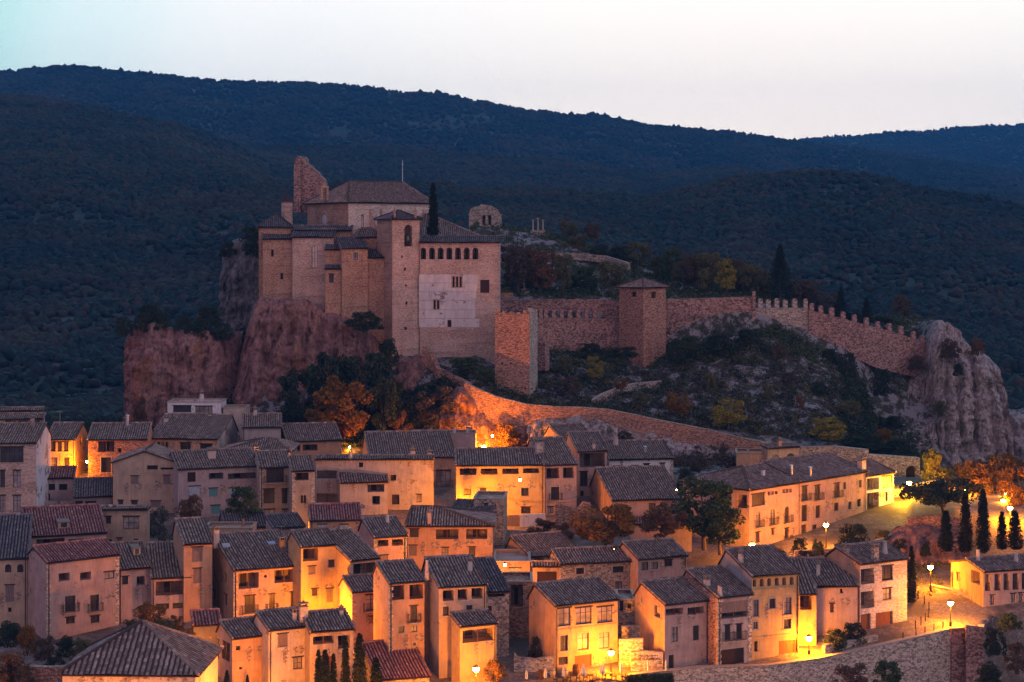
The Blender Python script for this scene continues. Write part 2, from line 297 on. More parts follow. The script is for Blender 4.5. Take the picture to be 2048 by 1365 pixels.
def window(T, x0, z0, x1, z1, kind, root, org, rz, wm):
    """T maps (u, depth, w); returns depth of opening and builds its parts"""
    w, h = x1 - x0, z1 - z0; k = kind[0]
    def B(name, mats, parent, fn, loc=True):
        mb = MB(); fn(mb); o = mb.build(name, mats, parent, org if loc else None, rz if loc else 0); return o
    def bx(mb, a, b, c, d, e, f, m=0):
        i = [mb.pt(*T(x, y, z)) for z in (e, f) for y in (c, d) for x in (a, b)]
        for q in ((0, 2, 3, 1), (4, 5, 7, 6), (0, 1, 5, 4), (2, 6, 7, 3), (0, 4, 6, 2), (1, 3, 7, 5)):
            mb.f.append([i[t] for t in q]); mb.m.append(m)
    def rail(mb, a, b, d, z, hh):
        n = max(3, int((b - a) / .16)); bx(mb, a, b, d - .02, d + .02, z + hh - .04, z + hh); bx(mb, a, b, d - .015, d + .015, z + .06, z + .09)
        for i in range(n + 1): x = a + (b - a) * i / n; bx(mb, x - .012, x + .012, d - .012, d + .012, z, z + hh)
    def frame(mb, dd, nm=None):
        f = .07; bx(mb, x0, x1, dd - .05, dd, z0, z0 + f); bx(mb, x0, x1, dd - .05, dd, z1 - f, z1)
        bx(mb, x0, x0 + f, dd - .045, dd, z0 + f, z1 - f); bx(mb, x1 - f, x1, dd - .045, dd, z0 + f, z1 - f)
        n = nm or max(2, int(round(w / .65)))
        for i in range(1, n): x = x0 + w * i / n; bx(mb, x - .035, x + .035, dd - .04, dd, z0 + f, z1 - f)
        if h > 1.3: z = z0 + h * (.68 if h > 1.8 else .5); bx(mb, x0 + f, x1 - f, dd - .03, dd - .005, z - .025, z + .025)
    def surround(mb):
        s = .16
        bx(mb, x0 - s, x0, -.03, .05, z0 - .05, z1 + s); bx(mb, x1, x1 + s, -.03, .05, z0 - .05, z1 + s); bx(mb, x0, x1, -.03, .05, z1, z1 + s); bx(mb, x0 - s - .05, x1 + s + .05, -.08, .05, z0 - .16, z0 - .05)
    if 'A' in kind:     # arched head: fill the two upper corners
        def sp(mb):
            r = w / 2; cx = (x0 + x1) / 2; zc = z1 - r; n = 6
            for sgn in (-1, 1):
                for i in range(n):
                    a0, a1 = math.pi / 2 * i / n, math.pi / 2 * (i + 1) / n
                    p0 = (cx + sgn * r * math.cos(a0), zc + r * math.sin(a0)); p1 = (cx + sgn * r * math.cos(a1), zc + r * math.sin(a1)); e = cx + sgn * r
                    mb.face([T(e, .002, p0[1]), T(p0[0], .002, p0[1]), T(p1[0], .002, p1[1]), T(e, .002, p1[1])])
                    mb.face([T(p0[0], .002, p0[1]), T(p1[0], .002, p1[1]), T(p1[0], .25, p1[1]), T(p0[0], .25, p0[1])])
        B('arch_head', wm, root, sp)
    if k in 'wWbB':
        dp = .22
        win = B('window', M['woodd'] if random.random() < .5 else M['wood'], root, lambda mb: frame(mb, dp))
        gm = M['plaster'] if 'x' in kind else M['curtain'] if ('c' in kind or random.random() < .22) else M['glass']
        B('pane', gm, win, lambda mb: mb.face([T(x0, dp - .012, z0), T(x1, dp - .012, z0), T(x1, dp - .012, z1), T(x0, dp - .012, z1)]), False)
        if k in 'WB': B('surround', M['slab'], win, surround, False)
        elif 'A' not in kind and h > .7:
            B('lintel', M['woodd'], win, lambda mb: bx(mb, x0 - .15, x1 + .15, -.035, .04, z1, z1 + .14), False); B('sill', M['slab'], win, lambda mb: bx(mb, x0 - .1, x1 + .1, -.06, .04, z0 - .08, z0), False)
        if k in 'bB':
            bal = B('balcony', M['slab'], root, lambda mb: bx(mb, x0 - .35, x1 + .35, -.55, -.005, z0 - .14, z0 - .02))
            def rr(mb):
                rail(mb, x0 - .33, x1 + .33, -.53, z0 - .02, 1.0)
                for x in (x0 - .33, x1 + .33):
                    bx(mb, x - .012, x + .012, -.53, 0, z0 + .94, z0 + .98)
                    for i in range(4): bx(mb, x - .01, x + .01, -.45 + i * .12, -.43 + i * .12, z0, z0 + .95)
            B('railing', M['iron'], bal, rr, False)
        return dp
    if k == 'k':
        dp = 1.9 if w > .9 else .8
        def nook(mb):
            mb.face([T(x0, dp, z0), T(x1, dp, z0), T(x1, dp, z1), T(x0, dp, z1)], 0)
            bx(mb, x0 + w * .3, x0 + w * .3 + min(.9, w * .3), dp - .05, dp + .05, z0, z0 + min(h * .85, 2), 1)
        lo = B('loggia', [M['dark'], M['void']], root, nook)  # back wall coloured dark, standing in for the shade deep inside the loggia
        if 'r' in kind: B('railing', M['iron'] if 'i' in kind else M['woodd'], lo, lambda mb: rail(mb, x0, x1, .12, z0, min(.95, h * .55)), False)
        if w > 2.6 or 'p' in kind:
            n = max(2, int(round(w / 2.2)))
            B('post', M['wood'], lo, lambda mb: [bx(mb, x0 + w * i / n - .06, x0 + w * i / n + .06, .05, .19, z0, z1) for i in range(1, n)], False)
        if 'v' in kind:   # rolled blind hanging in the opening
            B('blind', M['shutter'], lo, lambda mb: bx(mb, x0 + .05, x1 - .05, .02, .06, z0 + h * .35, z1), False)
        return dp
    if k in 'sgt':
        dp = .12 if k == 's' else .25
        mt = M['blue'] if 'b' in kind else M['teal'] if 't' in kind else M['woodr'] if 'r' in kind else M['woodd'] if k == 'g' else M['shutter']
        def sh(mb):
            n = max(2, int(w / .22))
            for i in range(n): bx(mb, x0 + w * i / n + .006, x0 + w * (i + 1) / n - .006, dp - .04, dp + .02, z0, z1)
            bx(mb, x0, x1, dp - .015, dp + .03, z0, z1); bx(mb, x0, x1, dp - .06, dp - .02, z0 + h * .8, z0 + h * .85); bx(mb, x0, x1, dp - .06, dp - .02, z0 + h * .15, z0 + h * .2)
        B('shutter' if k == 's' else 'gate' if w > 1.8 else 'door', mt, root, sh)
        if k == 's': B('lintel', M['woodd'], root, lambda mb: bx(mb, x0 - .15, x1 + .15, -.035, .04, z1, z1 + .13)); B('sill', M['slab'], root, lambda mb: bx(mb, x0 - .1, x1 + .1, -.05, .04, z0 - .08, z0))
        return dp
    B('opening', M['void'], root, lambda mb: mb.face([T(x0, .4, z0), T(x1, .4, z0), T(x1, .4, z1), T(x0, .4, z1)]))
    return .4
def block(reg, fl, fr, ev, rg, bl=None, base=None, roof='shed', wall='pink', a=None, D=None, Y=None, wins=(), L=(), R=(), ch=(), par=None, label=None, name='house', cat='house', group=None,
          tile='tile', pitch=.30, side=None, ext=2.5, oh=.38, r1=None, r2=None, back=1.0, quoin=None, bands=(), rails=0, tall=0):
    ox, oy, s = REG[reg]; X = lambda v: ox + v * s; Yp = lambda v: oy + v * s
    fl, fr, ev, rg = X(fl), X(fr), Yp(ev), Yp(rg)
    if Y is None: Y = Yg(base)
    Px = (fl - CX) / F * Y; ze = -(ev - HY) / F * Y
    dep = lambda aa: (ev - rg) * Y / (F * pitch + (rg - HY) * math.cos(aa))
    if a is not None: a = math.radians(a)
    elif bl is None or roof in ('gablef', 'flat'): a = 0.0
    else:
        blx = X(bl); best = (1e9, 0)
        for k in range(-110, 111):
            aa = math.radians(k * .5); d = dep(aa); e = abs(CX + F * (Px - d * math.sin(aa)) / (Y + d * math.cos(aa)) - blx)
            if e < best[0]: best = (e, aa)
        a = best[1]
    ca, sa = math.cos(a), math.sin(a); t2 = (fr - CX) / F
    Lw = (t2 * Y - Px) / (ca - t2 * sa)
    if roof in ('shed', 'gable'):
        dr = dep(a); rise = dr * pitch
        Dt = dr if roof == 'shed' else dr * (1 + back)
        if D and roof == 'gable': Dt = max(D, dr * 1.2)
    elif roof in ('hip', 'pyr'):
        if D is None: dr = dep(a); D = 2 * dr; rise = dr * pitch
        else:
            dr = D / 2; zr = -(rg - HY) / F * (Y + (dr * ca) + (Lw / 2 * sa if roof == 'pyr' else Lw * .3 * sa)); rise = max(.4, zr - ze)
        Dt = D
    elif roof == 'gablef':
        Dt = D or 9; ym = Y + Lw / 2 * sa; rise = max(.5, -(rg - HY) / F * ym - ze); dr = Dt
    else: Dt = D or 7; rise = 0; dr = Dt
    if base is None: base = 1000
    zb = -(base - HY) / F * Y - ext
    H = ze - zb; org = Vector((Px, Y, zb))
    if par is None:
        root = empty(name, org, a); tag(root, label, cat, group); rel = Matrix.Identity(4); FOOT.append((name, label, Px, Y, a, Lw, Dt, zb, H))
        o_loc, o_rz = Vector((0, 0, 0)), 0.0
    else:
        root = par['root']; rw = Matrix.Translation(root.location) @ Matrix.Rotation(root.rotation_euler.z, 4, 'Z')
        rel = rw.inverted() @ (Matrix.Translation(org) @ Matrix.Rotation(a, 4, 'Z')); o_loc, o_rz = rel.to_translation(), rel.to_euler().z
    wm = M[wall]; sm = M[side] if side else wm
    TF = lambda u, d, w: (u, d, w); TLf = lambda u, d, w: (d, Dt - u, w); TR = lambda u, d, w: (Lw - d, u, w)
    def hit(px, py, plane):
        tx, tz = (px - CX) / F, -(py - HY) / F
        n = Vector((-sa, ca, 0)) if plane == 'F' else Vector((ca, sa, 0))
        p0 = org.xy if plane != 'R' else org.xy + Vector((ca, sa)) * Lw
        yy = (p0.x * n.x + p0.y * n.y) / (tx * n.x + n.y); q = Vector((tx * yy, yy, tz * yy)) - org
        u = q.x * ca + q.y * sa; v = -q.x * sa + q.y * ca
        return (u if plane == 'F' else v), q.z
    def holes(lst, plane, T, span, Hm):
        res = []
        for it in lst:
            k, x0, y0, x1, y1 = it[:5]
            ua, za = hit(X(x0), Yp(y1), plane); ub, _ = hit(X(x1), Yp(y1), plane); _, zt = hit(X((x0 + x1) / 2), Yp(y0), plane)
            if plane == 'L': ua, ub = Dt - ua, Dt - ub
            ua, ub = min(ua, ub), max(ua, ub)
            if ub - ua < .3: c_ = (ua + ub) / 2; ua, ub = c_ - .2, c_ + .2
            if plane != 'F' and ub - ua > 1.6 and k[0] != 'k': c_ = (ua + ub) / 2; ua, ub = c_ - .55, c_ + .55
            ua, ub = max(.12, ua), min(span - .12, ub); zt = min(zt, Hm - .1); za = max(.1, za)
            if ub - ua < .15 or zt - za < .15: continue
            if any(ua < q[2] + .02 and ub > q[0] - .02 and za < q[3] + .02 and zt > q[1] - .02 for q in res): continue
            if 'A' in k and zt - za < (ub - ua) / 2 + .1: k = k.replace('A', '')
            dp = window(T, ua, za, ub, zt, k, root, o_loc, o_rz, wm if plane == 'F' else sm)
            res.append((ua, za, ub, zt, dp))
        return res
    hl_top = H
    mb = MB(); hf = holes(wins, 'F', TF, Lw, H); wallgrid(mb, TF, Lw, H, hf)
    hL = holes(L, 'L', TLf, Dt, H); wallgrid(mb, TLf, Dt, H, hL, 0, 1); hR = holes(R, 'R', TR, Dt, H); wallgrid(mb, TR, Dt, H, hR, 0, 1)
    mb.face([(0, Dt, 0), (Lw, Dt, 0), (Lw, Dt, H), (0, Dt, H)], 0)
    Z = lambda v: H + v * pitch
    rt = M[tile]; roofo = None; rf = MB()
    if roof in ('shed', 'gable'):
        top = H + rise
        for x in (0, Lw):
            if roof == 'shed': mb.face([(x, 0, H), (x, Dt, H), (x, Dt, top)], 1)
            else: mb.face([(x, 0, H), (x, Dt, H), (x, dr, top)], 1)
        if roof == 'shed': mb.face([(0, Dt, H), (Lw, Dt, H), (Lw, Dt, top), (0, Dt, top)], 0)
        S = Vector((0, 1, pitch)).normalized(); ls = dr / S.y + (.02 if roof == 'gable' else .18); o2 = oh / S.y; so = .14
        O = Vector((-so, 0, H + .16)) 
        tileplane(rf, O, (1, 0, 0), S, Lw + 2 * so, lambda u: -o2, lambda u: ls)
        e0 = O + S * ls
        if roof == 'gable':
            bk = Dt - dr; S2 = Vector((0, -bk, rise)).normalized(); l2 = math.hypot(bk, rise)
            O2 = Vector((-so, Dt, H + .16)); tileplane(rf, O2, (1, 0, 0), S2, Lw + 2 * so, lambda u: -o2, lambda u: l2)
        ridgecap(rf, e0 + Vector((-.02, 0, .1)), e0 + Vector((Lw + 2 * so, 0, .1)))
        for x in (-so + .06, Lw + so - .06): ridgecap(rf, Vector((x, 0, H + .24)) - S * o2, Vector((x, 0, H + .24)) + S * ls, .12)
    elif roof in ('hip', 'pyr'):
        if roof == 'pyr': r1 = r2 = Lw / 2; 
        r1 = dr if r1 is None else r1; r2 = dr if r2 is None else r2
        if r1 + r2 > Lw: r1 = r2 = Lw / 2
        zz = H + .16; g = oh
        A0, A1, A2, A3 = Vector((-g, -g, zz)), Vector((Lw + g, -g, zz)), Vector((Lw + g, Dt + g, zz)), Vector((-g, Dt + g, zz))
        Rl, Rr = Vector((r1, Dt / 2, zz + rise)), Vector((Lw - r2, Dt / 2, zz + rise))
        def hipface(a0, a1, b0, b1):
            U = (a1 - a0).normalized(); mid = b0 - a0; mid -= U * mid.dot(U); Ls = mid.length; S = mid / Ls
            x0_, x1_ = (b0 - a0).dot(U), (b1 - a0).dot(U); Lu = (a1 - a0).length
            def hi(u):
                q = Ls
                if u < x0_: q = Ls * u / max(x0_, .01)
                elif u > x1_: q = Ls * (Lu - u) / max(Lu - x1_, .01)
                return max(q, .0)
            tileplane(rf, a0, U, S, Lu, lambda u: 0, hi, 0, 1)
            mb_low = [a0 - Vector((0, 0, .12)), a1 - Vector((0, 0, .12))]
            rf.face([tuple(a0), tuple(a1), tuple(mb_low[1]), tuple(mb_low[0])], 1)
        hipface(A0, A1, Rl, Rr); hipface(A1, A2, Rr, Rr); hipface(A2, A3, Rr, Rl); hipface(A3, A0, Rl, Rl)
        rf.face([tuple(q - Vector((0, 0, .12))) for q in (A0, A1, A2, A3)], 1)
        up = Vector((0, 0, .1))
        if roof == 'hip': ridgecap(rf, Rl + up, Rr + up)
        for p_, q_ in ((A0, Rl), (A1, Rr), (A2, Rr), (A3, Rl)): ridgecap(rf, p_ + up, q_ + up)
    elif roof == 'gablef':
        apx = Lw / 2; top = H + rise
        for v in (0, Dt): mb.face([(0, v, H), (Lw, v, H), (apx, v, top)], 0)
        so = .3; l = math.hypot(apx, rise); S1 = Vector((apx, 0, rise)) / l; S2 = Vector((-apx, 0, rise)) / l
        tileplane(rf, (0, -so, H + .16), (0, 1, 0), S1, Dt + 2 * so, lambda u: -oh, lambda u: l)
        tileplane(rf, (Lw, -so, H + .16), (0, 1, 0), S2, Dt + 2 * so, lambda u: -oh, lambda u: l)
        ridgecap(rf, (apx, -so, top + .28), (apx, Dt + so, top + .28))
    elif roof == 'flat':
        mb.face([(0, 0, H - .35), (Lw, 0, H - .35), (Lw, Dt, H - .35), (0, Dt, H - .35)], 0)
        rf.box(-.12, Lw + .12, -.14, .24, H, H + .12, 1); rf.box(-.12, .2, .242, Dt, H, H + .118, 1); rf.box(Lw - .2, Lw + .12, .242, Dt, H, H + .118, 1)
        rf.box(.2, Lw - .2, Dt - .3, Dt, H, H + .118, 1)
    for bd in bands:
        _, zz = hit(X(fl if False else bd[0]), Yp(bd[1]), 'F'); mb.box(-.05, Lw + .05, -.07, .0, zz - .1, zz + .05, 0)
    wallo = mb.build('wall', [wm, sm], root, o_loc, o_rz)
    if roof == 'flat': rt = M['slab']
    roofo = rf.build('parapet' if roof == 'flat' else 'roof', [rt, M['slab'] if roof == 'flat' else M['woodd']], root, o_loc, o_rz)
    if quoin:
        for sd in quoin:
            q = MB(); hh = .38; n = int(min(H, 14) / hh)
            for i in range(n):
                z = H - (i + 1) * hh; wq = .5 if i % 2 else .34
                if sd == 'l': q.box(-.03, wq, -.03, .2, z, z + hh)
                else: q.box(Lw - wq, Lw + .03, -.03, .2, z, z + hh)
            q.build('corner_stones', M['stonel'], root, o_loc, o_rz)
    if rails:   # rafter tails below the eave
        q = MB()
        for i in range(int(Lw / .6)): q.box(.2 + i * .6, .3 + i * .6, -oh + .05, .0, H - .08, H + .02)
        q.build('rafter_tails', M['woodd'], root, o_loc, o_rz)
    if roof in ('shed', 'gable') and H > 6 and Lw > 4 and hash(round(Lw * 1000)) % 3 != 0 and reg != 'S':
        q = MB(); xx = Lw - .22 if hash(round(H * 1000)) % 2 else .22
        q.tube([(xx, -oh + .02, H + .02), (xx, -.12, H - .35), (xx, -.09, .3)], .055, 6); q.build('drainpipe', M['iron'], root, o_loc, o_rz)
        q = MB(); q.tube([(-.1, -oh - .06, H + .05), (Lw + .1, -oh - .06, H + .03)], .06, 6); q.build('gutter', M['iron'], root, o_loc, o_rz)
    for c_ in ch:
        cx_, yt, yb, wd = c_[:4]; kd = c_[4] if len(c_) > 4 else 'q'
        tx, tz = (X(cx_) - CX) / F, -(Yp(yb) - HY) / F
        # ray against the front roof plane
        if roof in ('shed', 'gable', 'hip'):
            sl = rise / dr if dr else pitch
            A_ = (-tx * sa + ca) * sl - tz; B_ = -(-org.x * sa + org.y * ca) * sl + org.z + H + .16
            yy = -B_ / A_ if abs(A_) > 1e-6 else Y + dr * .6
            u = (tx * yy - org.x) * ca + (yy - org.y) * sa; v = -(tx * yy - org.x) * sa + (yy - org.y) * ca
            if v > dr or v < -.5: v = dr - .1; 
            if not -1 < u < Lw + 1: u = min(max(u, .4), Lw - .4)
        else:
            v = Dt * .5; yy = Y + v * ca; u = (tx * yy - org.x) * ca + (yy - org.y) * sa; u = min(max(u, .4), Lw - .4)
        zc = H + (min(v, dr) * (rise / dr if dr and roof != 'flat' else 0))
        yy = Y + u * sa + v * ca; zt = -(Yp(yt) - HY) / F * yy - zb; w2 = max(.22, wd * s / F * yy / 2)
        cm = MB(); hcap = .28 if zt - zc > .9 else .16; z1 = zt - hcap - .2
        if kd == 'q':
            cm.box(u - w2, u + w2, v - w2 * .8, v + w2 * .8, zc - .4, z1); cm.box(u - w2 - .06, u + w2 + .06, v - w2 * .8 - .06, v + w2 * .8 + .06, z1, z1 + .08, 1)
            for i in (-1, 1):
                for j in (-1, 1): cm.box(u + i * w2 * .75 - .06, u + i * w2 * .75 + .06, v + j * w2 * .6 - .06, v + j * w2 * .6 + .06, z1 + .08, zt - .1, 1)
            cm.box(u - w2 - .1, u + w2 + .1, v - w2 - .02, v + w2 + .02, zt - .1, zt - .02, 1); cm.lathe(u, v, [(.12, zt - .02), (.16, zt + .1), (.02, zt + .25)], 8, 1)
        elif kd == 'r':
            cm.lathe(u, v, [(w2 * 1.1, zc - .4), (w2 * .8, z1)], 12, 0)
            for i in range(6): an = i * math.pi / 3; cm.box(u + w2 * .65 * math.cos(an) - .05, u + w2 * .65 * math.cos(an) + .05, v + w2 * .65 * math.sin(an) - .05, v + w2 * .65 * math.sin(an) + .05, z1, zt - .12, 1)
            cm.lathe(u, v, [(w2 * 1.05, zt - .14), (w2 * .9, zt - .02), (.1, zt + .16), (.16, zt + .3), (.02, zt + .42)], 12, 1)
        elif kd == 'c': cm.lathe(u, v, [(w2 * 1.2, zc - .4), (w2 * .62, zt - .15), (w2 * .8, zt - .12), (w2 * .8, zt)], 12, 0)
        elif kd == 'p': cm.lathe(u, v, [(w2, zc - .3), (w2, zt - .12), (w2 * 1.6, zt - .1), (w2 * 1.5, zt - .04), (.02, zt + .04)], 10, 0)
        cm.build('chimney', [M['metal'], M['metal']] if kd == 'p' else [M[c_[5]] if len(c_) > 5 else M['pale'], M['cap']], roofo)
    return dict(root=root, org=org, a=a, L=Lw, D=Dt, H=H, zb=zb, Y=Y, YR=Y + Lw * sa, YB=Y + Dt * ca, roof=roofo, hit=hit, oloc=o_loc, orz=o_rz, rise=rise, X=X, Yp=Yp)
# ---------------------------------------------------------------- terrain
def smst(x, a, b): t = min(1, max(0, (x - a) / (b - a))); return t * t * (3 - 2 * t)
NEAR = {  # photograph column -> (distance, row) of the ground
 -200: [(300, 899), (310, 897), (330, 905), (380, 880), (450, 850)],
 230: [(300, 899), (310, 890), (330, 900), (380, 875), (450, 845)],
 460: [(300, 899), (308, 880), (318, 830), (335, 720), (355, 690), (380, 720), (450, 800)],
 520: [(300, 899), (308, 880), (317, 780), (322, 700), (345, 640), (380, 640), (450, 760)],
 760: [(300, 899), (307, 875), (315, 770), (321, 722), (345, 640), (380, 620), (450, 720)],
 870: [(300, 903), (304, 880), (308, 800), (316, 735), (319, 717), (345, 620), (380, 560), (450, 700)],
 950: [(300, 905), (302.6, 890), (303.6, 785), (312, 740), (319, 715), (345, 600), (360, 520), (388, 450), (402, 458), (450, 650)],
 1075: [(298, 905), (301.6, 885), (302.6, 822), (312, 795), (330, 715), (341.5, 702), (343, 602), (360, 580), (388, 468), (405, 480), (450, 660)],
 1300: [(297, 910), (300.6, 890), (301.6, 848), (320, 790), (335, 738), (341.5, 702), (343, 606), (360, 588), (392, 532), (410, 560), (450, 690)],
 1500: [(296, 930), (299, 920), (300, 888), (318, 800), (335, 690), (341.5, 660), (343, 604), (365, 590), (390, 575), (410, 600), (450, 700)],
 1600: [(295, 960), (298.6, 930), (299.6, 902), (318, 800), (338, 692), (343, 668), (345, 630), (370, 612), (390, 625), (450, 720)],
 1700: [(290, 960), (298, 925), (299, 908), (318, 840), (340, 735), (345, 705), (347, 668), (370, 640), (390, 660), (450, 750)],
 1722: [(288, 965), (298, 925), (299, 910), (318, 868), (332, 815), (345, 738), (348, 690), (370, 650), (390, 668), (450, 760)],
 1752: [(285, 975), (297, 930), (299, 915), (320, 905), (337, 890), (351, 745), (354, 700), (362, 652), (376, 636), (392, 690), (450, 780)],
 1870: [(283, 955), (300, 945), (318, 942), (337, 940), (352, 760), (355, 705), (364, 655), (376, 641), (392, 705), (450, 790)],
 1990: [(278, 975), (300, 968), (320, 962), (338, 955), (350, 940), (365, 930), (375, 900), (450, 850)],
 2300: [(270, 990), (300, 968), (320, 962), (338, 955), (350, 940), (365, 930), (375, 900), (450, 850)]}
_np = sorted(NEAR)
YW = [(1255, 201.0), (1280, 202.3), (1400, 203.2), (1536, 204.6), (1640, 207.0), (1736, 209.8), (1836, 213.2), (1901, 216.3), (1968, 217.6), (1996, 221), (2100, 224), (2400, 226)]
def lerp_tab(tab, x):
    if x <= tab[0][0]: return tab[0][1]
    for (a, p), (b, q) in zip(tab, tab[1:]):
        if x <= b: return p + (q - p) * (x - a) / (b - a)
    return tab[-1][1]
def Gz(Y): return -49.6 + (Y - 200) * .145
def colz(c, Y):
    t = [(300 - 0 if False else a, -(b - HY) / F * a) for a, b in NEAR[c]]
    t = [(t[0][0] - 12, Gz(t[0][0] - 12))] + t
    return lerp_tab(t, Y) if Y > t[0][0] else Gz(Y)
def Zt(px, Y):
    if px <= _np[0]: z = colz(_np[0], Y)
    elif px >= _np[-1]: z = colz(_np[-1], Y)
    else:
        for a, b in zip(_np, _np[1:]):
            if px <= b: f = (px - a) / (b - a); z = colz(a, Y) * (1 - f) + colz(b, Y) * f; break
    if px > 1780 and 235 < Y < 284:      # raised garden and lane on the right
        if px < 1816: k = 0
        elif px < 1925: k = smst(Y, 247.2, 247.9)
        else: k = smst(Y, 240, 262)
        z = z * (1 - k) + max(z, -38.5) * k; k2 = smst(Y, 272, 272.6); z = z * (1 - k2) + max(z, -37.6) * k2
    if px > 1255:
        yw = lerp_tab(YW, px); z -= 9.5 * (1 - smst(Y, yw + .1, yw + .45)) * smst(px, 1255, 1262)
    if px < 150 and Y < 196: z -= 0
    return z
def hn(x, y, s, seed=0): return noise.fractal(Vector((x * s, y * s, seed)), 1.0, 2.0, 4)
def terrain(name, y0, y1, dy, dp, mat, amp):
    ys = np.unique(np.concatenate([np.arange(y0, y1 + 1e-6, dy), np.concatenate([np.arange(199, 228, .25), np.arange(246.5, 249, .3), np.arange(271.5, 273, .2)]) if y0 < 200 else np.array([y0])])); xs = np.concatenate([np.arange(-2640, -240, 80), np.arange(-240, 2320, dp), np.arange(2320, 4700, 80)]); V = []; Fc = []
    for Y in ys:
        for px in xs:
            z = Zt(px, Y); X = (px - CX) / F * Y
            V.append((X, Y, z + amp(px, Y) * hn(X, Y, .25)))
    nx = len(xs)
    for j in range(len(ys) - 1):
        for i in range(nx - 1): a = j * nx + i; Fc.append((a, a + 1, a + nx + 1, a + nx))
    o = np_mesh(name, V, Fc, mat, smooth=False); o['kind'] = 'structure'; return o
def groundmat(name, cs, rock, sc=.35, amt=.55, vert=False):
    m, t, b = newmat(name, .97); v = coords(t, (1, 1, 1))
    n1 = noi(t, v, sc, 7, .7); n2 = noi(t, v, sc * 9, 5, .7); n3 = noi(t, v, sc * 3, 4, .6)
    c = ramp(t, n2, [(.3, cs[0]), (.5, cs[1]), (.7, cs[2])])
    f = ramp(t, n1, [(amt - .04, (0, 0, 0)), (amt + .04, (1, 1, 1))])
    c = mixc(t, f, c, mixc(t, n2, sc3(rock, .55), sc3(rock, 1.3)))
    t.links.new(c, b.inputs['Base Color']); bump(t, b, n2, .9, .25); return m
def pavemat():
    m, t, b = newmat('cobbles', .85); v = coords(t)
    vo = N(t, 'ShaderNodeTexVoronoi'); vo.inputs['Scale'].default_value = 4.5; t.links.new(v, vo.inputs['Vector']); s = N(t, 'ShaderNodeSeparateColor'); t.links.new(vo.outputs['Color'], s.inputs[0])
    ve = N(t, 'ShaderNodeTexVoronoi', feature='DISTANCE_TO_EDGE'); ve.inputs['Scale'].default_value = 4.5; t.links.new(v, ve.inputs['Vector'])
    c = ramp(t, s.outputs[0], [(0, (.13, .10, .085)), (.5, (.21, .17, .145)), (1, (.29, .235, .20))])
    c = mixc(t, ramp(t, ve.outputs['Distance'], [(0, (1, 1, 1)), (.06, (0, 0, 0))]), c, (.10, .085, .075))
    c = mixc(t, ramp(t, noi(t, v, .12, 6, .7), [(.47, (0, 0, 0)), (.56, (.9, .9, .9))]), c, mixc(t, noi(t, v, 3, 5, .8), (.03, .03, .02), (.17, .13, .10)))
    t.links.new(c, b.inputs['Base Color']); bump(t, b, ve.outputs['Distance'], .6, .05); return m
GM_HILL = groundmat('hill_scrub_ground', [(.025, .03, .022), (.055, .055, .04), (.10, .09, .08)], (.27, .26, .27), .5, .51)
GM_FAR = groundmat('far_hill_ground', [(.014, .024, .024), (.026, .036, .032), (.045, .05, .045)], (.11, .115, .13), .012, .60)
terrain('ground', 150, 284, 1.0, 13, pavemat(), lambda p, y: 0.0)
terrain('hillside', 284, 452, .8, 9, GM_HILL, lambda p, y: (.9 * smst(y, 304, 312) * smst(p, 880, 980)) * (1 - .6 * smst(y, 345, 350)) * (0 if 339 < y < 345 else 1) + .05)
# distant hills on a fan of columns, each row of the table a real distance
HR = [
 (430, {-300: 870, 500: 860, 900: 720, 1300: 690, 1700: 740, 2048: 850, 2500: 860}),
 (520, {-300: 800, 0: 800, 300: 790, 600: 750, 1000: 700, 1400: 680, 1800: 730, 2048: 800, 2500: 810}),
 (650, {-300: 640, 0: 650, 300: 630, 600: 570, 1000: 570, 1400: 590, 1800: 620, 2048: 660, 2500: 680}),
 (800, {-300: 480, 0: 490, 300: 490, 600: 455, 1000: 460, 1400: 480, 1700: 505, 2048: 545, 2500: 560}),
 (1000, {-300: 330, 0: 335, 300: 350, 560: 368, 700: 373, 850: 372, 1000: 386, 1250: 384, 1400: 374, 1600: 350, 1680: 345, 1760: 362, 1900: 395, 2048: 425, 2500: 450}),
 (1250, {-300: 250, 0: 262, 300: 290, 450: 325, 560: 368, 700: 385, 1000: 395, 1400: 392, 1700: 388, 2048: 440, 2500: 460}),
 (1550, {-300: 185, 0: 200, 120: 214, 280: 235, 350: 256, 450: 287, 560: 330, 700: 365, 1000: 380, 1500: 385, 2048: 430, 2500: 450}),
 (1950, {-300: 240, 0: 245, 450: 300, 560: 288, 700: 300, 850: 306, 1000: 316, 1200: 326, 1500: 346, 1650: 364, 1800: 385, 2048: 405, 2500: 420}),
 (2400, {-300: 250, 0: 250, 560: 325, 1000: 350, 1500: 375, 1800: 385, 2048: 395, 2500: 400}),
 (3300, {-300: 165, 0: 148, 60: 142, 120: 136, 170: 137, 240: 143, 400: 160, 480: 165, 560: 164, 700: 172, 800: 186, 880: 190, 960: 203, 1010: 214, 1050: 222, 1100: 226, 1150: 231, 1190: 228, 1230: 235, 1300: 247, 1450: 266, 1580: 285, 1700: 297, 1800: 312, 2048: 350, 2500: 380}),
 (3900, {-300: 240, 0: 220, 560: 240, 1000: 280, 1450: 320, 1700: 330, 2048: 370, 2500: 380}),
 (5200, {-300: 300, 1000: 320, 1400: 325, 1500: 305, 1580: 288, 1610: 280, 1660: 274, 1740: 271, 1800: 263, 1850: 264, 1900: 258, 1960: 255, 2048: 251, 2300: 255, 2500: 260}),
 (6800, {-300: 420, 1000: 430, 2048: 420, 2500: 420})]
HRt = [(y, sorted(d.items())) for y, d in HR]
def Zh(px, Y):
    col = [(y, -(lerp_tab(t, px) - HY) / F * y) for y, t in HRt]
    return lerp_tab(col, Y)
def hamp(Y): return min(14, .006 * Y)
